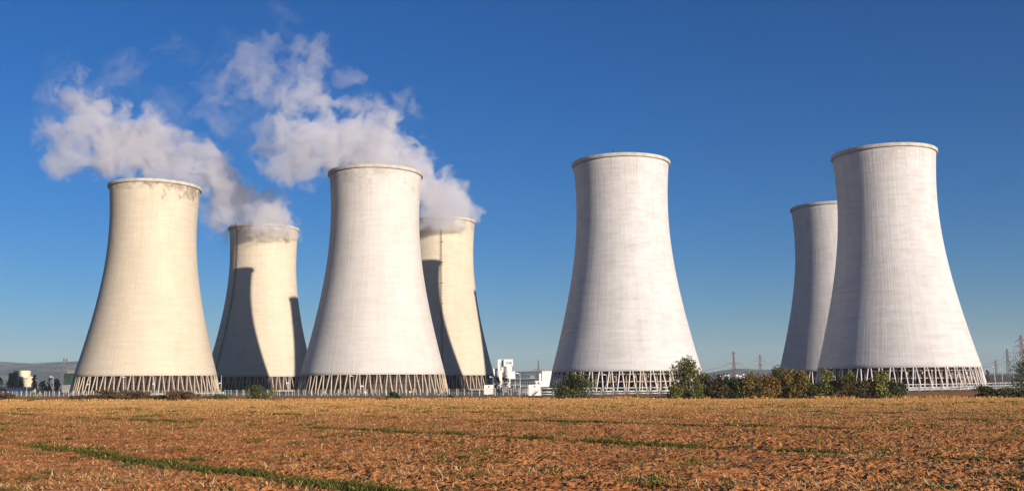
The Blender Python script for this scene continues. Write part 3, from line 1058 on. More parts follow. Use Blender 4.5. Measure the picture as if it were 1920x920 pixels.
def crown_points(w, d, h, lobes, n, z0=0.0, cone=0.0, seed=0, hole=0.35):
    """points in an uneven crown made of many leafy sprays round a few limbs"""
    r = np.random.default_rng(seed)
    cs = []
    for i in range(lobes):
        t = r.uniform(0.12, 1.0) if cone else r.uniform(0.07, 0.87)
        wid = (1 - cone * t) * (math.sin(PI * min(1, 0.36 + 0.57 * t)) if not cone else 1)
        a = r.uniform(0, 2 * PI)
        q = math.sqrt(r.uniform(0, 1)) * 0.80 * wid
        cs.append((math.cos(a) * q * w / 2, math.sin(a) * q * d / 2, z0 + t * (h - z0) * 0.93, r.uniform(0.14, 0.30) * (1.15 - 0.6 * t if cone else 1)))
    cs = np.array(cs)
    pick = r.integers(0, lobes, n)
    u = r.normal(size=(n, 3))
    u /= np.linalg.norm(u, axis=1, keepdims=True)
    rad = r.uniform(0.25, 1.0, n) ** 0.5 * (1 + 0.22 * r.normal(size=n) * (r.random(n) < 0.3))
    sc = np.stack([cs[pick, 3] * w, cs[pick, 3] * d, cs[pick, 3] * min(w, h) * 1.15], 1)
    P = cs[pick, :3] + u * rad[:, None] * sc
    hole_n = fbm3(P[:, 0] / (w * 0.13) + seed, P[:, 1] / (w * 0.13), P[:, 2] / (w * 0.13), 2)
    P = P[hole_n > hole]
    P = P[(P[:, 2] > 0.02) & (P[:, 2] < h * 1.03)]
    tone = 0.5 + 1.1 * (fbm3(P[:, 0] / (w * 0.2) + seed + 9, P[:, 1] / (w * 0.2), P[:, 2] / (w * 0.2), 3) - 0.5) + r.normal(size=len(P)) * 0.16
    return P, np.clip(tone, 0, 1), cs


def plant(name, label, cat, px0, px1, py_top, Y, kind, group, base=None, lobes=16, n=2600, cone=0.0, leaf=0.34, depth=0.8, stem=True, seed=None, z=0.0, hole=0.36):
    seed = seed if seed is not None else int(abs(px0) * 7 + px1)
    w = 1.2 * (px1 - px0) / F_PX * Y
    p = on_ground((px0 + px1) / 2, Y, 0)
    gz = float(field_z(p.x, Y)) + z
    h = (at((px0 + px1) / 2, py_top, Y).z - gz) * 1.04
    root = empty(name, (p.x, Y, gz))
    tag(root, label, cat, group)
    P, tone, cs = crown_points(w, w * depth, h, lobes, n, 0.0 if cone == 0 else h * 0.08, cone, seed, hole)
    link("crown", leaf_cloud(P, leaf, tone, LEAF[kind], "crown"), root)
    b = MB()
    if cone:
        b.bar((0, 0, -0.3), (0, 0, h * 0.9), 0.05 * h, 0.01 * h, 7)
    else:
        for c in cs[:8]:
            j = Vector((c[0] * 0.25, c[1] * 0.25, c[2] * 0.4))
            b.bar((c[0] * 0.06, c[1] * 0.06, -0.3), j, 0.035 * h, 0.024 * h, 6)
            b.bar(j, (c[0], c[1], c[2]), 0.024 * h, 0.008 * h, 6)
    if stem:
        b.build("trunk" if cat == 'tree' else "stem", M_BARK, root)
    return root


def edge_at(px, back=5.0):
    """depth of the field margin under pixel column px"""
    k = at(px, 716, 1.0).x
    return 286.0 / (1 + 0.33 * k) + back


E = edge_at
G1 = 'bushes along the field margin'
for a in [
    ('bush', 'low rusty bush cut by the left edge of the picture', 'bush', -14, 31, 736, E(10), 'red', G1, None, 14, 1500),
    ('bush', 'small dull green bush just right of the rusty bush at the left edge', 'bush', 30, 46, 741, E(38), 'olive', G1, None, 8, 600),
    ('bush', 'small faded bush standing alone on bare soil at the far left', 'bush', 57, 80, 743.5, E(68), 'olive', G1, None, 9, 700),
    ('bush', 'lowest trailing left end of the red brown thicket before the leftmost tower', 'bush', 132, 186, 740, E(160), 'red', G1, None, 14, 1600),
    ('bush', 'tall left hump of the red brown thicket before the leftmost tower', 'bush', 172, 222, 729.5, E(196), 'red', G1, None, 18, 2600),
    ('bush', 'middle hump of the red brown thicket before the leftmost tower', 'bush', 208, 258, 730.5, E(232), 'red', G1, None, 18, 2600),
    ('bush', 'right hump of the red brown thicket before the leftmost tower', 'bush', 246, 287, 730, E(266), 'red', G1, None, 16, 2200),
    ('bush', 'low greenish bush filling the gap between the thicket and the next red bush', 'bush', 284, 318, 741, E(300), 'dark', G1, None, 10, 900),
    ('bush', 'separate rounded red brown bush before the right legs of the leftmost tower', 'bush', 312, 372, 729.5, E(342), 'red', G1, None, 18, 2800),
    ('bush', 'flat low dark bush between the leftmost tower and the ladder tower', 'bush', 391, 434, 738.5, E(412), 'dark', G1, None, 13, 1500),
    ('bush', 'upright dark bush with reddish tips before the ladder tower', 'bush', 463, 506, 722, E(484), 'dark', G1, None, 18, 2300),
    ('bush', 'thin yellow green sapling beside the upright dark bush', 'bush', 503, 522, 726, E(512, 8), 'lime', G1, None, 9, 500),
    ('bush', 'tiny withered bush before the left legs of the pale tower', 'bush', 649, 666, 744, E(657), 'olive', G1, None, 7, 420),
    ('bush', 'small round dark green bush before the middle of the pale tower', 'bush', 724, 753, 733, E(738), 'dark', G1, None, 13, 1300),
    ('bush', 'small dark bush at the right foot of the pale tower', 'bush', 838, 851, 737.5, E(844), 'dark', G1, None, 8, 600),
    ('bush', 'tiny rusty bush below the smaller white kiosk', 'bush', 888, 899, 744.5, E(893), 'red', G1, None, 6, 320),
    ('bush', 'faint dry bush below the switchyard', 'bush', 924, 942, 743.5, E(933), 'olive', G1, None, 7, 420),
    ('bush', 'big dense dark green shrub before the left legs of the lone white tower', 'bush', 1046, 1113, 699, E(1080), 'dark', G1, None, 30, 6500),
    ('bush', 'small yellow green bush under the pipe rack before the lone white tower', 'bush', 1186, 1200, 737, E(1193), 'lime', G1, None, 7, 480),
    ('tree', 'tall pointed green tree at the right foot of the lone white tower', 'tree', 1262, 1316, 670, E(1290), 'green', 'trees along the field margin', None, 30, 5200),
    ('tree', 'lower green tree leaning on the right side of the tall pointed green tree', 'tree', 1297, 1338, 697, E(1318, 8), 'green', 'trees along the field margin', None, 22, 3000),
    ('bush', 'low bright bush at the left foot of the tall pointed green tree', 'bush', 1250, 1280, 722, E(1265, 2), 'green', G1, None, 14, 1600),
    ('bush', 'low bright bush at the right foot of the tall pointed green tree', 'bush', 1284, 1320, 732, E(1302, 2), 'green', G1, None, 14, 1500),
    ('bush', 'dark brownish bush right after the green trees', 'bush', 1326, 1372, 703, E(1348), 'brown', G1, None, 22, 3600),
    ('bush', 'darkest shadowy bush of the thick hedge below the tall pylon', 'bush', 1356, 1402, 706, E(1378), 'dark', G1, None, 22, 3600),
    ('bush', 'olive bush in the hedge between the dark bush and the orange bush', 'bush', 1388, 1436, 697, E(1412), 'olive', G1, None, 24, 4200),
    ('bush', 'orange brown autumn bush, the most orange of the hedge', 'bush', 1422, 1468, 698, E(1445), 'orange', G1, None, 24, 4200),
    ('tree', 'dark tree whose top rises behind the orange bush', 'tree', 1440, 1482, 686, E(1460, 26), 'dark', 'trees along the field margin', None, 22, 2800),
    ('bush', 'golden olive bush just right of the orange bush', 'bush', 1455, 1498, 693, E(1476), 'olive', G1, None, 24, 4200),
    ('bush', 'golden bush at the left foot of the far white tower', 'bush', 1486, 1520, 693, E(1503), 'olive', G1, None, 22, 3400),
    ('bush', 'low dark green bush in the dip left of the lime tree', 'bush', 1512, 1545, 719, E(1528), 'dark', G1, None, 14, 1900),
    ('tree', 'slim lime green tree before the left legs of the largest tower', 'tree', 1538, 1568, 687, E(1553), 'lime', 'trees along the field margin', None, 22, 2700),
    ('bush', 'wide dark brown bush before the largest tower', 'bush', 1560, 1612, 704, E(1586), 'brown', G1, None, 24, 4200),
    ('tree', 'thin lime green top sticking out behind the wide dark brown bush', 'tree', 1583, 1607, 689, E(1595, 9), 'lime', 'trees along the field margin', None, 16, 1600),
    ('bush', 'brown bush just left of the pointed lime tree', 'bush', 1602, 1644, 712, E(1623), 'brown', G1, None, 20, 3000),
    ('tree', 'pointed lime green tree before the middle legs of the largest tower', 'tree', 1638, 1674, 694, E(1656), 'lime', 'trees along the field margin', None, 22, 3000),
    ('bush', 'dark green bush ending the hedge before the largest tower', 'bush', 1664, 1697, 710, E(1680), 'dark', G1, None, 18, 2500),
    ('bush', 'left one of two dark bushes standing apart at the right', 'bush', 1828, 1866, 723, E(1847), 'dark', G1, None, 18, 2400),
    ('bush', 'right one of two dark bushes standing apart at the right', 'bush', 1862, 1906, 725, E(1884), 'dark', G1, None, 18, 2400),
    ('bush', 'dark bush cut by the right edge of the picture', 'bush', 1908, 1946, 730, E(1926), 'dark', G1, None, 16, 1800),
]:
    plant(*a)
plant('tree', 'dark tree cut by the right edge of the picture, reddish lattice mast behind it', 'tree', 1906, 1960, 648, E(1932, 90), 'dark', None, lobes=24, n=3600)
G2 = 'trees by the buildings at the left'
for a in [
    ('pine_tree', 'dark conifer cut by the left edge of the picture', 'tree', -10, 9, 708, 760, 'conifer', G2, None, 14, 900),
    ('pine_tree', 'dark conifer before the green side of the round cream hall', 'tree', 9, 26, 709, 760, 'conifer', G2, None, 16, 1100),
    ('pine_tree', 'dark conifer before the white block of the round cream hall', 'tree', 31, 47, 711, 770, 'conifer', G2, None, 16, 1100),
    ('pine_tree', 'tallest dark conifer just right of the round cream hall', 'tree', 57, 71, 703, 740, 'conifer', G2, None, 18, 1300),
    ('pine_tree', 'low dark conifer between the tallest and the slimmest conifer', 'tree', 71, 90, 713, 760, 'conifer', G2, None, 14, 900),
    ('pine_tree', 'slimmest dark conifer left of the lime coloured tree', 'tree', 87, 97, 708, 750, 'conifer', G2, None, 12, 700),
    ('tree', 'round lime coloured tree by the lamp post left of the leftmost tower', 'tree', 99, 117, 709, 740, 'lime', G2, None, 12, 900),
]:
    plant(*a, cone=(0.85 if a[0] == 'pine_tree' else 0), leaf=0.6)
plant('tree', 'dark green tree before the white silo block', 'tree', 926, 938, 701, 640, 'dark', 'trees in the plant yard', lobes=12, n=800, leaf=0.5)
plant('tree', 'olive green tree before the tanks, right of the dark green tree', 'tree', 938, 956, 704, 600, 'olive', 'trees in the plant yard', lobes=12, n=900, leaf=0.5)
plant('tree', 'small far tree on the brown field right of the largest tower', 'tree', 1848, 1857, 691, 900, 'red', None, lobes=10, n=500, leaf=0.7)

# ------------------------------------------------------------------ buildings of the power station
M_WHITE = simple_mat("white_render", (0.68, 0.66, 0.63), 0.8, 0, 0.05, 0.08)
M_CREAM = simple_mat("cream_render", (0.66, 0.56, 0.38), 0.8, 0, 0.08, 0.08)
M_STEEL = simple_mat("galvanised_steel", (0.50, 0.50, 0.50), 0.5, 0.3, 0.12, 0.6)
M_DARKB = simple_mat("dark_blue_cladding", (0.035, 0.045, 0.062), 0.7, 0, 0.2, 0.1)
M_GREENB = simple_mat("dark_green_cladding", (0.028, 0.055, 0.04), 0.7, 0, 0.2, 0.1)
M_GLASS = simple_mat("dark_window_glass", (0.025, 0.03, 0.04), 0.15, 0, 0.1, 0.3)
M_GREYB = simple_mat("grey_concrete", (0.24, 0.235, 0.23), 0.9, 0, 0.15, 0.1)
M_TANK = simple_mat("tank_cream", (0.72, 0.68, 0.60), 0.7, 0, 0.08, 0.1)
M_PYLON = simple_mat("pylon_steel", (0.15, 0.14, 0.145), 0.7, 0.2, 0.1, 0.3)
M_PYLON_RED = simple_mat("pylon_red_primer", (0.17, 0.085, 0.07), 0.8, 0, 0.2, 0.1)
M_YELLOW = simple_mat("yellow_paint", (0.70, 0.58, 0.08), 0.6, 0, 0.1, 1)


def block(px0, px1, py0, py1, Y, depth, base_z=None):
    """box seen between two columns and two rows, at distance Y; returns centre and size"""
    a, b = at(px0, py1, Y), at(px1, py0, Y)
    zb = a.z if base_z is None else base_z
    return ((a.x + b.x) / 2, Y + depth / 2, (zb + b.z) / 2), (abs(b.x - a.x), depth, b.z - zb)


def sub(root, c):
    return (c[0] - root.location.x, c[1] - root.location.y, c[2] - root.location.z)


def put_block(root, name, mat, *args, **kw):
    c, s = block(*args, **kw)
    return MB().box(sub(root, c), s).build(name, mat, root)


def windows(parent, root, cells, Y, mat=None, name="window"):
    for x0, x1, y0, y1 in cells:
        c, s = block(x0, x1, y0, y1, Y - 0.06, 0.12)
        MB().box(sub(root, c), s).build(name, mat or M_GLASS, parent)


def cyl(root, name, mat, px0, px1, py0, py1, Y, base_z=None, dome=0.0):
    a, b = at(px0, py1, Y), at(px1, py0, Y)
    zb = a.z if base_z is None else base_z
    r = abs(b.x - a.x) / 2
    k = (Y + r) / Y
    r *= k
    prof = [(r, zb - root.location.z), (r, b.z - root.location.z)]
    if dome:
        prof += [(r * 0.7, b.z - root.location.z + dome * 0.7), (r * 0.05, b.z - root.location.z + dome)]
    else:
        prof += [(r * 0.985, b.z - root.location.z + 0.25), (r * 0.9, b.z - root.location.z + 0.3)]
    return MB().lathe(prof, 40, ((a.x + b.x) / 2 * k - root.location.x, Y + r - root.location.y, 0)).build(name, mat, root)


# white silo block with the box head on a round stem, and its tanks
YB = 1080
c = on_ground(948, YB)
silo = tag(empty("silo_building", c), 'white slab and box headed water tower rising beside the caged ladder tower', 'building')
put_block(silo, "slab", M_WHITE, 933.6, 943.6, 673, 716, YB, 16, base_z=-0.5)
windows(silo, silo, [(937.6, 939.0, 679 + 2.6 * k, 680.6 + 2.6 * k) for k in range(6)] + [(939.8, 940.8, 678 + 3.2 * k, 680.2 + 3.2 * k) for k in range(5)], YB)
hd = put_block(silo, "tank_head", M_WHITE, 944.6, 961.8, 673, 686.2, YB - 3, 13)
windows(hd, silo, [(949.6, 950.8, 678, 682), (952.2, 953.4, 678, 682), (955.2, 957.4, 678, 682), (958.8, 959.8, 678, 682)], YB - 3)
cyl(silo, "stem", M_WHITE, 945.8, 959.6, 686.2, 716, YB - 3, base_z=-0.5)
put_block(silo, "low_wing", M_WHITE, 925, 933.4, 690, 716, YB + 4, 14, base_z=-0.5)
for i, (x0, x1, y0, y1, Y, lab) in enumerate([
    (945, 961.5, 697, 716, 1040, 'wide cream tank right before the round stem of the water tower'),
    (956, 966, 696, 716, 1056, 'cream tank half hidden behind the wide cream tank'),
    (929.5, 944, 696.5, 716, 1044, 'cream tank before the white slab')]):
    tk = tag(empty("storage_tank", on_ground((x0 + x1) / 2, Y)), lab, 'tank', 'storage tanks by the water tower')
    cyl(tk, "tank_body", M_TANK, x0, x1, y0, y1, Y, base_z=-0.5)
    rl = MB()
    r = (x1 - x0) / 2 / F_PX * Y
    tz = at(x0, y0, Y).z
    for k in range(14):
        a = 2 * PI * k / 14
        rl.bar((r * 0.96 * math.cos(a), r + r * 0.96 * math.sin(a), tz), (r * 0.96 * math.cos(a), r + r * 0.96 * math.sin(a), tz + 1.1), 0.12)
    rl.build("railing", M_STEEL, tk)

# stepped white building
YB = 1050
sb = tag(empty("white_building", on_ground(1022, YB)), 'stepped windowless white building left of the lone white tower', 'building')
put_block(sb, "high_block", M_WHITE, 1016.6, 1040, 695, 722, YB, 25, base_z=-0.5)
put_block(sb, "middle_block", M_WHITE, 1011.2, 1016.55, 699.5, 722, YB + 1, 20, base_z=-0.5)
put_block(sb, "front_wing", M_WHITE, 1000, 1020, 713.5, 722, YB - 12, 11, base_z=-0.5)
put_block(sb, "parapet", M_GREYB, 1011, 1016.6, 698.9, 699.5, YB + 0.9, 20.2)
windows(sb, sb, [(1002, 1005, 716, 719), (1008, 1011, 716, 719)], YB - 12)
# dark machine hall
YB = 760
dh = tag(empty("machine_hall", on_ground(978, YB)), 'low dark hall with steel frames between the two white buildings', 'building')
put_block(dh, "hall", M_DARKB, 957, 1003, 709.5, 723, YB, 20, base_z=-0.5)
put_block(dh, "roof_edge", M_WHITE, 957, 1003.2, 708.9, 709.6, YB - 0.2, 20.4)
put_block(dh, "roof_box", M_GREYB, 993.5, 1003, 703, 709, YB + 6, 6)
fr2 = MB()
for k in range(11):
    a = sub(dh, on_ground(958 + k * 4.4, YB - 4))
    fr2.bar((a[0], a[1], 0), (a[0], a[1], 5.4), 0.35)
    if k:
        fr2.bar((pa[0], pa[1], 5.3), (a[0], a[1], 5.3), 0.3)
        fr2.bar((pa[0], pa[1], 2.7), (a[0], a[1], 2.7), 0.3)
    pa = a
fr2.build("steel_frame", M_GREYB, dh)
windows(dh, dh, [(962 + 5 * k, 965 + 5 * k, 713, 716) for k in range(7)], YB)

# round cream hall and its neighbours, far left
YB = 900
ch = tag(empty("round_hall", on_ground(38, YB)), 'round cream hall with dark green side, behind conifers at the far left', 'building')
cyl(ch, "drum", M_CREAM, 24.5, 56.5, 694.5, 727, YB, base_z=-0.5)
cyl(ch, "green_annex", M_GREENB, 15.5, 33, 699, 727, YB - 12, base_z=-0.5)
put_block(ch, "white_block", M_CREAM, 33.5, 60.5, 705, 727, YB - 6, 8, base_z=-0.5)
windows(ch, ch, [(36, 40, 708.5, 710), (42, 46, 708.5, 710), (48, 52, 708.5, 710), (36, 40, 713, 714.5), (42, 46, 713, 714.5)], YB - 6)
YB = 860
gh = tag(empty("green_hall", on_ground(128, YB)), 'dark green flat roofed hall touching the left side of the leftmost tower', 'building')
put_block(gh, "hall", M_GREENB, 118.3, 150, 699, 728, YB, 30, base_z=-0.5)
put_block(gh, "roof_unit", M_GREYB, 126, 140, 694.8, 699.2, YB + 4, 12)
put_block(gh, "plinth", M_GREYB, 116, 150, 720.5, 728, YB - 3, 2.8, base_z=-0.5)
YB = 720
lw = tag(empty("low_shed", on_ground(33, YB)), 'long low white shed under the conifers at the far left', 'shed')
put_block(lw, "wall", M_WHITE, 12, 54, 725.2, 731, YB, 6, base_z=-0.3)
put_block(lw, "roof", M_DARKB, 11.5, 54.5, 724.4, 725.3, YB - 0.4, 6.8)
windows(lw, lw, [(15 + 6 * k, 18 + 6 * k, 726.4, 728.6) for k in range(6)], YB)

# kiosks by the fence
def kiosk(px0, px1, py0, py1, Y, label, stairs):
    k = tag(empty("kiosk", on_ground((px0 + px1) / 2, Y)), label, 'kiosk', 'white kiosks by the fence')
    put_block(k, "body", M_WHITE, px0, px1, py0, py1, Y, 3.4, base_z=-0.2)
    put_block(k, "roof", M_GREYB, px0 - 0.4, px1 + 0.4, py0 - 0.7, py0 + 0.05, Y - 0.15, 3.7)
    m_ = (px0 + px1) / 2
    windows(k, k, [(m_ - 1.3, m_ + 1.6, py0 + 2.2, py0 + 4.6)], Y)
    if stairs:
        s = MB()
        for i in range(7):
            p = sub(k, at(px1 - 10.5 + i * 1.2, py1 - 1.0 - 1.1 * i, Y - 0.9))
            s.box(p, (0.28, 0.9, 0.10))
        a, b = sub(k, at(px1 - 11, py1 - 4.5, Y - 1.3)), sub(k, at(px1 - 3, py1 - 11.8, Y - 1.3))
        s.bar(a, b, 0.10)
        for t in (0, 0.33, 0.66, 1.0):
            q = Vector(a).lerp(Vector(b), t)
            s.bar(q, q - Vector((0, 0, 0.95)), 0.08)
        s.build("stairs", M_GREYB, k)
    return k


kiosk(907.5, 925, 721.2, 736, 420, 'smaller white kiosk at the right foot of the caged ladder tower', False)
kiosk(991.2, 1013.3, 720.6, 741, 352, 'larger white kiosk with outside stairs, left of the pipe rack', True)

# ------------------------------------------------------------------ fences, lamp posts, switchyard
M_POST = simple_mat("fence_post", (0.56, 0.53, 0.49), 0.7, 0, 0.1, 1)


def wire_material():
    n = NT("fence_wire")
    n.color((0.34, 0.33, 0.31))
    n.bsdf.inputs['Roughness'].default_value = 0.5
    n.bsdf.inputs['Metallic'].default_value = 0.4
    return n.m


M_WIRE = wire_material()


def post_mesh(h, w):
    b = MB()
    b.bar((0, 0, -0.5), (0, 0, h * 0.84), w)
    b.bar((0, 0, h * 0.84), (0, -0.16, h * 0.94), w)
    b.bar((0, -0.16, h * 0.94), (0, -0.42, h), w * 0.9)
    return b.mesh("post", M_POST)


def fence(label, pts, h, n_posts, w):
    """pts: (px, Y) polyline; wire fence with cranked posts"""
    P = [on_ground(px, Y) for px, Y in pts]
    L = [0]
    for a, b in zip(P, P[1:]):
        L.append(L[-1] + (b - a).length)
    root = tag(empty("security_fence", P[0]), label, 'fence', 'security fences of the plant')
    pm = post_mesh(h, w)
    tops = []
    for k in range(n_posts):
        s = L[-1] * k / (n_posts - 1)
        i = max(j for j in range(len(P) - 1) if L[j] <= s + 1e-6)
        t = (s - L[i]) / (L[i + 1] - L[i])
        q = P[i].lerp(P[i + 1], min(1, t)) - P[0]
        d = P[i + 1] - P[i]
        link("post", pm, root, (q.x, q.y, 0), math.atan2(d.y, d.x))
        tops.append(q)
    wb = MB()
    for a, b in zip(tops, tops[1:]):
        for z in np.linspace(0.1, h * 0.8, 7):
            wb.bar((a.x, a.y, z), (b.x, b.y, z), 0.022)
        for z in (h * 0.9, h):
            wb.bar((a.x, a.y - 0.2, z), (b.x, b.y - 0.2, z), 0.03)
        for k in range(1, 6):
            q = a.lerp(b, k / 6)
            wb.bar((q.x, q.y, 0.05), (q.x, q.y, h * 0.8), 0.022)
    wb.build("wire_mesh", M_WIRE, root)
    for k in range(0, n_posts - 1, 17):
        q, r2 = tops[k], tops[min(k + 1, n_posts - 1)]
        b = MB()
        b.bar((q.x, q.y - 0.05, h * 0.75), (q.x + (r2.x - q.x) * 0.45, q.y - 0.8, 0), w * 0.8)
        b.bar((q.x, q.y - 0.05, h * 0.75), (q.x - (r2.x - q.x) * 0.45, q.y - 0.8, 0), w * 0.8)
        b.build("brace", M_POST, root)
    return root


fence('long outer wire fence with cranked pale posts before the left towers', [(-60, 545), (0, 530), (400, 458), (700, 412), (1004, 366)], 2.7, 98, 0.20)
fence('inner wire fence standing behind the outer fence before the left towers', [(-60, 566), (400, 478), (900, 402), (985, 392)], 2.5, 70, 0.16)


def lamp_post(px, py_top, Y, label, style='lamp', w=0.26):
    p = on_ground(px, Y)
    h = at(px, py_top, Y).z
    root = tag(empty("lamp_post", p), label, 'lamp post', 'lamp posts along the fence')
    b = MB()
    b.bar((0, 0, -0.3), (0, 0, h), w, w * 0.6, 8)
    b.build("pole", M_STEEL, root)
    a = MB()
    if style == 'lamp':
        a.bar((0, 0, h), (-0.9, -0.5, h + 0.25), 0.12)
        a.box((-1.2, -0.65, h + 0.25), (0.9, 0.4, 0.22), 0.5)
        a.build("lamp_head", M_STEEL, root)
    else:
        a.box((-0.5, -0.3, h * 0.62), (1.1, 0.35, 0.3), 0.3)
        a.box((-0.9, -0.35, h * 0.60), (0.35, 0.4, 0.55), 0.3)
        a.build("camera_arm", M_STEEL, root)
    return root


for a in [
    (51, 707, 520, 'lamp post before the white block of the round cream hall'),
    (100, 706.5, 512, 'lamp post before the lime coloured tree'),
    (168, 706, 500, 'lamp post before the left legs of the leftmost tower', 'camera'),
    (236, 707, 492, 'lamp post behind the red brown thicket', 'lamp'),
    (290.5, 704.5, 482, 'lamp post before the middle legs of the leftmost tower', 'camera'),
    (414.8, 703, 470, 'thick post with camera arm at the right foot of the leftmost tower', 'camera', 0.40),
    (541.5, 703, 452, 'thick pale post before the right legs of the ladder tower', 'camera', 0.46),
    (663, 705, 424, 'left post of the pair before the middle of the pale tower'),
    (681.5, 712, 424, 'right post of the pair before the middle of the pale tower', 'camera'),
    (924.6, 707, 414, 'lamp post at the right side of the smaller kiosk'),
    (966, 709, 372, 'rusty looking post in the switchyard, left of the tall white mast'),
    (975.2, 700.5, 366, 'tall white mast in the switchyard between the kiosks', 'lamp', 0.34),
    (1138, 703, 372, 'slim lamp post before the middle legs of the lone white tower'),
    (1866, 688, 420, 'tall lamp post just right of the largest tower', 'lamp', 0.28),
    (1880, 692, 520, 'shorter lamp post right of the tall one by the largest tower'),
    (1901.5, 693, 540, 'lamp post nearest to the right edge of the picture'),
]:
    lamp_post(*a)


def sign(px, py, Y, label, mat):
    p = on_ground(px, Y)
    z = at(px, py, Y).z
    root = tag(empty("warning_sign", p), label, 'sign', 'small signs on the fence')
    MB().bar((0, 0.1, -0.2), (0, 0.1, z), 0.12).build("post", M_POST, root)
    MB().box((0, 0, z), (0.75, 0.06, 0.75)).build("sign_board", mat, root)


sign(419.5, 735.5, 452, 'yellow plate on the fence right of the leftmost tower', M_YELLOW)
sign(769, 734, 396, 'yellow plate on the fence before the pale tower', M_YELLOW)
sign(685.5, 735, 409, 'white plate on the fence before the pale tower', M_WHITE)

# switchyard gantries
SW = rng.random((12, 3))
for i, (px, Y, w, h, lab) in enumerate([
    (932, 392, 2.6, 4.2, 'low grey switchgear frame next to the smaller kiosk'),
    (940, 398, 3.2, 3.6, 'wide grey switchgear frame, second from the smaller kiosk'),
    (948, 388, 2.2, 4.8, 'tallest grey switchgear frame in the middle of the switchyard'),
    (956, 394, 2.8, 3.8, 'grey switchgear frame left of the rusty looking post'),
    (969, 390, 2.4, 4.0, 'grey switchgear frame between the rusty looking post and the white mast'),
    (983, 384, 3.0, 3.4, 'lowest grey switchgear frame next to the larger kiosk')]):
    root = tag(empty("switchgear_frame", on_ground(px, Y)), lab, 'switchgear', 'switchgear frames in the yard')
    b = MB()
    for sx in (-1, 1):
        for sy in (-1, 1):
            b.bar((sx * w / 2, sy * 0.8, -0.2), (sx * w / 2, sy * 0.8, h), 0.16)
        b.bar((sx * w / 2, -0.8, h), (sx * w / 2, 0.8, h), 0.14)
        b.bar((sx * w / 2, -0.8, 0.3), (sx * w / 2, 0.8, h * 0.8), 0.09)
    for z in (h, h * 0.62, h * 0.3):
        b.bar((-w / 2, -0.8, z), (w / 2, -0.8, z), 0.14)
        b.bar((-w / 2, 0.8, z), (w / 2, 0.8, z), 0.14)
    b.bar((-w / 2, -0.8, 0.2), (w / 2, -0.8, h * 0.62), 0.09)
    b.build("frame", M_STEEL, root)
    for k in range(3):
        ins = MB()
        ins.lathe([(0.12, h), (0.26, h + 0.12), (0.12, h + 0.24), (0.26, h + 0.36), (0.12, h + 0.48), (0.05, h + 0.9)], 10, ((k - 1) * w * 0.36, 0, 0))
        ins.build("insulator", M_GREYB, root)
    MB().box((0, 0.1, h * 0.45), (w * 0.55, 0.9, h * 0.42)).build("cabinet", M_GREYB, root)

# pipe racks on the right
def pipe_rack(label, pts, h, n, grp):
    P = [on_ground(px, Y) for px, Y in pts]
    root = tag(empty("pipe_rack", P[0]), label, 'pipe rack', grp)
    pts3 = []
    L = [0]
    for a, b in zip(P, P[1:]):
        L.append(L[-1] + (b - a).length)
    for k in range(n):
        s = L[-1] * k / (n - 1)
        i = max(j for j in range(len(P) - 1) if L[j] <= s + 1e-6)
        t = (s - L[i]) / (L[i + 1] - L[i])
        pts3.append(P[i].lerp(P[i + 1], min(1, t)) - P[0])
    for q in pts3:
        b = MB()
        for dy in (-0.7, 0.7):
            b.bar((q.x, q.y + dy, -0.3), (q.x, q.y + dy, h), 0.24)
        for z in (h - 0.1, h * 0.5):
            b.bar((q.x, q.y - 0.7, z), (q.x, q.y + 0.7, z), 0.2)
        b.build("support", M_STEEL, root)
    for z, r, dy in ((h + 0.15, 0.34, -0.55), (h + 0.12, 0.28, 0.2), (h * 0.5 + 0.22, 0.40, -0.3), (h * 0.24, 0.26, -0.5)):
        b = MB()
        for a, c2 in zip(pts3, pts3[1:]):
            b.bar((a.x, a.y + dy, z), (c2.x, c2.y + dy, z), r, n=8)
        b.build("pipe", M_STEEL, root)
    return root


GR = 'pipe racks before the idle towers'
pipe_rack('low pale pipe rack between the larger white kiosk and the tall pointed green tree', [(1014, 356), (1130, 358), (1255, 362), (1340, 366)], 2.5, 16, GR)
pipe_rack('long pale pipe rack bending away past the right side of the largest tower', [(1560, 372), (1690, 380), (1780, 403), (1860, 440), (1990, 540)], 2.6, 30, GR)

# ------------------------------------------------------------------ pylons, lines, far town
def pylon_parts(h, style):
    body, arms = MB(), []
    wb, wt = h * 0.052, h * 0.013
    lv = 9
    prev = None
    for i in range(lv + 1):
        t = i / lv
        w = wb * (1 - t) ** 1.25 + wt
        z = h * t
        q = [Vector((sx * w, sy * w, z)) for sx, sy in ((-1, -1), (1, -1), (1, 1), (-1, 1))]
        if prev:
            for k in range(4):
                body.bar(prev[k], q[k], 0.42)
                body.bar(prev[k], q[(k + 1) % 4], 0.24)
                body.bar(prev[(k + 1) % 4], q[k], 0.24)
        for k in range(4):
            body.bar(q[k], q[(k + 1) % 4], 0.24)
        prev = q
    spec = {'wide': [(0.63, 0.30), (0.97, 0.08)], 'stagger': [(0.62, 0.17), (0.76, 0.20), (0.88, 0.15)], 'single': [(0.62, 0.24)]}[style]
    for t, half in spec:
        a = MB()
        z = h * t
        for s in (-1, 1):
            tip = Vector((s * h * half, 0, z))
            for dy in (-0.8, 0.8):
                a.bar((0, dy, z), tip, 1.1, 0.5)
                a.bar((0, dy, z + h * 0.045), tip, 0.6, 0.3)
            for u in (0.35, 0.7):
                a.bar((s * h * half * u, 0, z), (s * h * half * u, 0, z + h * 0.045 * (1 - u)), 0.2)
            a.bar(tip, tip - Vector((0, 0, h * 0.055)), 0.4)
        arms.append(a)
    return body, arms, spec


PY = {}


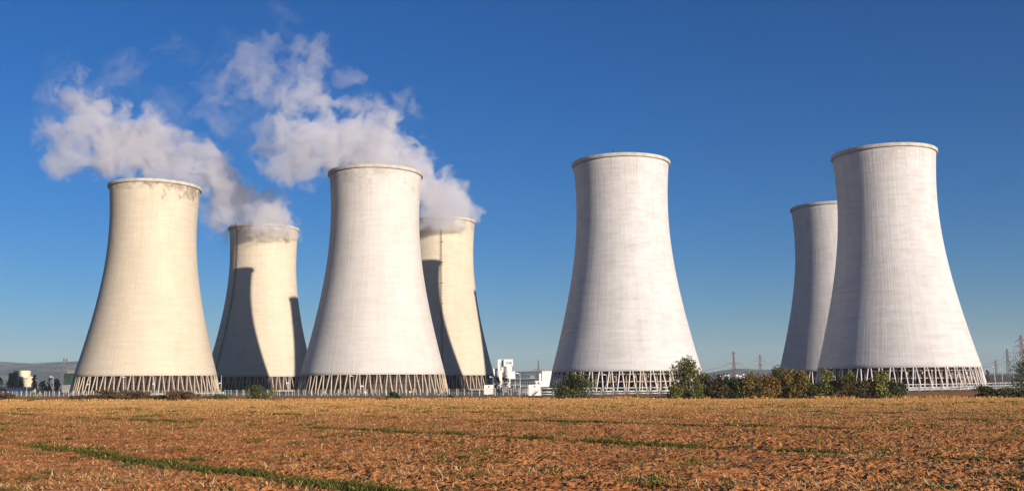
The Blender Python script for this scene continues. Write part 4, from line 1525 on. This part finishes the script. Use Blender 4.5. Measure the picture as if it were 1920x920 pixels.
def pylon(px, py_top, Y, label, style, mat, rz=0.0):
    p = on_ground(px, Y)
    h = at(px, py_top, Y).z
    root = tag(empty("power_pylon", p, rz), label, 'pylon', 'pylons of the power lines')
    body, arms, spec = pylon_parts(h, style)
    body.build("mast", mat, root)
    for a in arms:
        a.build("crossarm", mat, root)
    M = Matrix.Rotation(rz, 3, 'Z')
    return [p + M @ Vector((s * h * half, 0, h * t - h * 0.055)) for t, half in spec for s in (-1, 1)]


t_a = pylon(1377.5, 660, 1500, 'reddish pylon with wide arms above the hedge, right of the lone white tower', 'wide', M_PYLON_RED, 0.3)
t_b = pylon(1427, 664, 1750, 'slim dark pylon with staggered arms, right of the reddish pylon', 'stagger', M_PYLON, 0.4)
t_c = pylon(1010, 674.5, 1400, 'grey pylon standing behind the stepped white building', 'single', M_PYLON, 0.1)
t_d = pylon(1893, 654, 1500, 'tallest dark pylon on the brown field right of the largest tower', 'stagger', M_PYLON, 0.5)
t_e = pylon(1869.5, 674, 2000, 'shorter dark pylon left of the tallest one at the right', 'stagger', M_PYLON, 0.5)
t_f = pylon(117.5, 671, 1500, 'left one of two thin masts beside the leftmost tower', 'single', M_PYLON, 0.2)
t_g = pylon(122.6, 671.5, 1530, 'right one of two thin masts beside the leftmost tower', 'single', M_PYLON, 0.2)
t_h = pylon(1921, 628, 1100, 'reddish lattice mast cut by the right edge of the picture', 'stagger', M_PYLON_RED, 0.3)


def wire(a, b, sag, label):
    bm_ = MB()
    prev = None
    for k in range(25):
        t = k / 24
        q = a.lerp(b, t) - Vector((0, 0, sag * 4 * t * (1 - t)))
        if prev is not None:
            bm_.bar(prev - a, q - a, 0.38, n=3)
        prev = q
    o = bm_.build("power_line", M_PYLON, loc=a)
    tag(o, label, 'power line', 'wires of the power lines')


GW = 'thin dark power line between the pylons right of the lone white tower'
for k in range(2):
    wire(t_a[k], t_b[2 + k], 9, GW)
wire(t_a[0], at(1180, 690, 1900), 12, 'thin dark power line between the reddish pylon and the lone white tower')
wire(t_b[3], at(1560, 686, 1800), 10, 'thin dark power line between the slim dark pylon and the far white tower')
for k in range(2):
    wire(t_d[2 * k + 1], t_h[2 * k], 8, 'thin dark power line strung near the right edge of the picture')
    wire(t_d[2 * k], at(1740, 676 + 10 * k, 1700), 10, 'thin dark power line passing behind the largest tower on its right side')
wire(t_f[0], at(-40, 697, 1500), 9, 'thin dark power line left of the two thin masts')
wire(t_c[0], at(880, 690, 1500), 9, 'thin dark power line left of the grey pylon')

for px0, px1, y0, Y, lab in [
    (1351, 1357, 703.5, 4300, 'leftmost pale block of the distant town'),
    (1357.5, 1362, 702.5, 4500, 'tall narrow pale block, second from the left in the distant town'),
    (1364, 1367.5, 702, 4400, 'pale block of the distant town just left of the reddish pylon'),
    (1380, 1384, 701.5, 4500, 'pale block of the distant town just right of the reddish pylon'),
    (1386, 1391, 703.5, 4300, 'low pale block of the distant town, second from its right end'),
    (1393, 1396, 700.5, 4600, 'rightmost and tallest pale block of the distant town')]:
    root = tag(empty("apartment_block", on_ground((px0 + px1) / 2, Y)), lab, 'building', 'blocks of the distant town')
    put_block(root, "wall", M_WHITE, px0, px1, y0, 712, Y, 14, base_z=-1)
    put_block(root, "roof", M_GREYB, px0 - 0.1, px1 + 0.1, y0 - 0.3, y0 + 0.02, Y - 0.4, 15)

# ------------------------------------------------------------------ straw, stubble and grass on the field
def lattice(px_, Y):
    return np.stack([px_, Y], -1)


def scatter(n, y0, y1, power):
    """n points on the field between two depths, thinning with distance"""
    t = rng.random(n)
    Yv = (y0 ** (1 - power) + t * (y1 ** (1 - power) - y0 ** (1 - power))) ** (1 / (1 - power))
    Xv = rng.uniform(-1, 1, n) * (0.60 * Yv + 8)
    ok = Yv < edge_y(Xv) - 1
    return Xv[ok], Yv[ok]


def strip_object(name, X, Y, length, width, lift, lean, mat, tone, label_kind='stuff', zoff=0.0):
    """one mesh of thin creased blades; lean 0 = upright, 1 = lying"""
    k = len(X)
    fade_ = np.clip(1.3 - Y / 200, 0.25, 1)
    Z = field_z(X, Y) + clods(X, Y) * fade_ + 0.02 + lift + zoff
    a = rng.uniform(0, 2 * PI, k)
    el = (1 - lean) * (PI / 2) * rng.uniform(0.75, 1.1, k) + lean * rng.normal(0.10, 0.20, k)
    d = np.stack([np.cos(a) * np.cos(el), np.sin(a) * np.cos(el), np.sin(el)], -1)
    s = np.stack([-np.sin(a), np.cos(a), np.zeros(k)], -1)
    L = (length * rng.uniform(0.5, 1.4, k))[:, None]
    W = (width * rng.uniform(0.7, 1.3, k))[:, None] * 0.5
    P = np.stack([X, Y, Z], -1)
    up = np.cross(s, d)
    tip = P + d * L
    mid_ = P + d * L * 0.5 + up * L * 0.10
    V = np.stack([P - s * W, P + s * W, mid_ + s * W, mid_ - s * W, tip + s * W * 0.35, tip - s * W * 0.35], 1).reshape(-1, 3)
    b0 = np.arange(k)[:, None] * 6
    Fq = np.concatenate([b0 + np.array([[0, 1, 2, 3]]), b0 + np.array([[3, 2, 4, 5]])], 0)
    me = np_mesh(name, V, Fq, mat)
    at2 = me.attributes.new('tone', 'FLOAT', 'POINT')
    if len(me.vertices) == 6 * k:
        at2.data.foreach_set('value', np.repeat(tone, 6).astype(np.float32))
    o = link(name, me)
    tag(o, kind='stuff')
    return o


M_STRAW = leaf_material("straw", [(0.54, 0.25, 0.07), (0.74, 0.42, 0.14), (0.85, 0.56, 0.24), (0.88, 0.66, 0.34)])
M_GRASS = leaf_material("grass_blades", [(0.036, 0.046, 0.007), (0.075, 0.088, 0.012), (0.125, 0.125, 0.02), (0.20, 0.16, 0.035)])
M_STUBBLE = leaf_material("stubble", [(0.52, 0.23, 0.06), (0.76, 0.39, 0.12), (0.88, 0.54, 0.21), (0.28, 0.24, 0.05)])


def thin_out(X, Y, f, lo, hi):
    v = vnoise2(X * f, Y * f, 21) * 0.65 + vnoise2(X * f * 4, Y * f * 4, 22) * 0.35
    k = rng.random(len(X)) < np.clip((v - lo) / (hi - lo), 0.06, 1)
    return X[k], Y[k]


X, Y = scatter(150000, 15, 110, 1.25)
X, Y = thin_out(X, Y, 0.45, 0.25, 0.75)
strip_object("straw", X, Y, 0.17, 0.012 + 0.00035 * Y, 0.015, 0.97, M_STRAW, np.clip(rng.normal(0.55, 0.25, len(X)), 0, 1))
# standing stubble and dry stalks, the far part of the field
X, Y = scatter(380000, 26, 330, 0.55)
dens_ = np.clip((Y - 22) / 110, 0.03, 1) * (0.35 + 0.9 * vnoise2((X * ROW_X + Y * ROW_Y) * 0.5, (-X * ROW_Y + Y * ROW_X) * 0.03, 23)) * (0.45 + 0.9 * vnoise2(X * 0.05, Y * 0.05, 24))
k_ = rng.random(len(X)) < dens_
X, Y = X[k_], Y[k_]
strip_object("stubble", X, Y, 0.07 + 0.0006 * Y, 0.010 + 0.00042 * Y, 0.0, 0.64, M_STUBBLE,
             np.clip(rng.normal(0.5, 0.2, len(X)) + (rng.random(len(X)) < 0.24) * 0.5, 0, 1))
# green strips along the drill rows and weed tufts
X, Y = scatter(2000000, 15, 130, 1.3)
ms = strip_mask_np(X, Y)
k_ = rng.random(len(X)) < ms ** 1.5 * np.clip(Y / 60, 0.35, 1)
X, Y = X[k_], Y[k_]
strip_object("grass", X, Y, 0.085 + 0.0008 * Y, 0.010 + 0.0004 * Y, 0.0, 0.42, M_GRASS, np.clip(rng.normal(0.42, 0.22, len(X)), 0, 1))
TX, TY = scatter(620, 16, 150, 0.9)
tx, ty = [], []
for x0, y0 in zip(TX, TY):
    m_ = int(rng.integers(8, 46))
    rad = rng.uniform(0.06, 0.30) * (1 + y0 / 120)
    tx.append(x0 + rng.normal(0, rad * 1.3, m_))
    ty.append(y0 + rng.normal(0, rad, m_))
X, Y = np.concatenate(tx), np.concatenate(ty)
strip_object("grass", X, Y, 0.09 + 0.0011 * Y, 0.010 + 0.0005 * Y, 0.0, 0.35, M_GRASS, np.clip(rng.normal(0.45, 0.25, len(X)), 0, 1))
# rank dry grass on the margin behind the field
X = rng.uniform(-230, 190, 16000)
Y = edge_y(X) + np.abs(rng.normal(0, 2.2, len(X))) - 0.5
keep_ = vnoise2(X * 0.12, Y * 0.02, 25) > rng.uniform(0.1, 0.75, len(X))
X, Y = X[keep_], Y[keep_]
strip_object("margin_grass", X, Y, 0.30 + 0.5 * vnoise2(X * 0.2, Y * 0.2, 29), 0.13 + 0 * X, 0.0, 0.30, M_STUBBLE, np.clip(rng.normal(0.5, 0.3, len(X)), 0, 1))
# ------------------------------------------------------------------ air
def air():
    m = bpy.data.materials.new("haze")
    m.use_nodes = True
    t = m.node_tree
    t.nodes.clear()
    out = t.nodes.new('ShaderNodeOutputMaterial')
    v = t.nodes.new('ShaderNodeVolumePrincipled')
    v.inputs['Color'].default_value = (0.72, 0.85, 1.0, 1)
    v.inputs['Anisotropy'].default_value = 0.0
    v.inputs['Density'].default_value = 5.5e-5
    t.links.new(v.outputs[0], out.inputs['Volume'])
    b = MB()
    b.box((0, 4600, 148), (19000, 10400, 324))
    tag(b.build("haze", m), kind='stuff')


air()
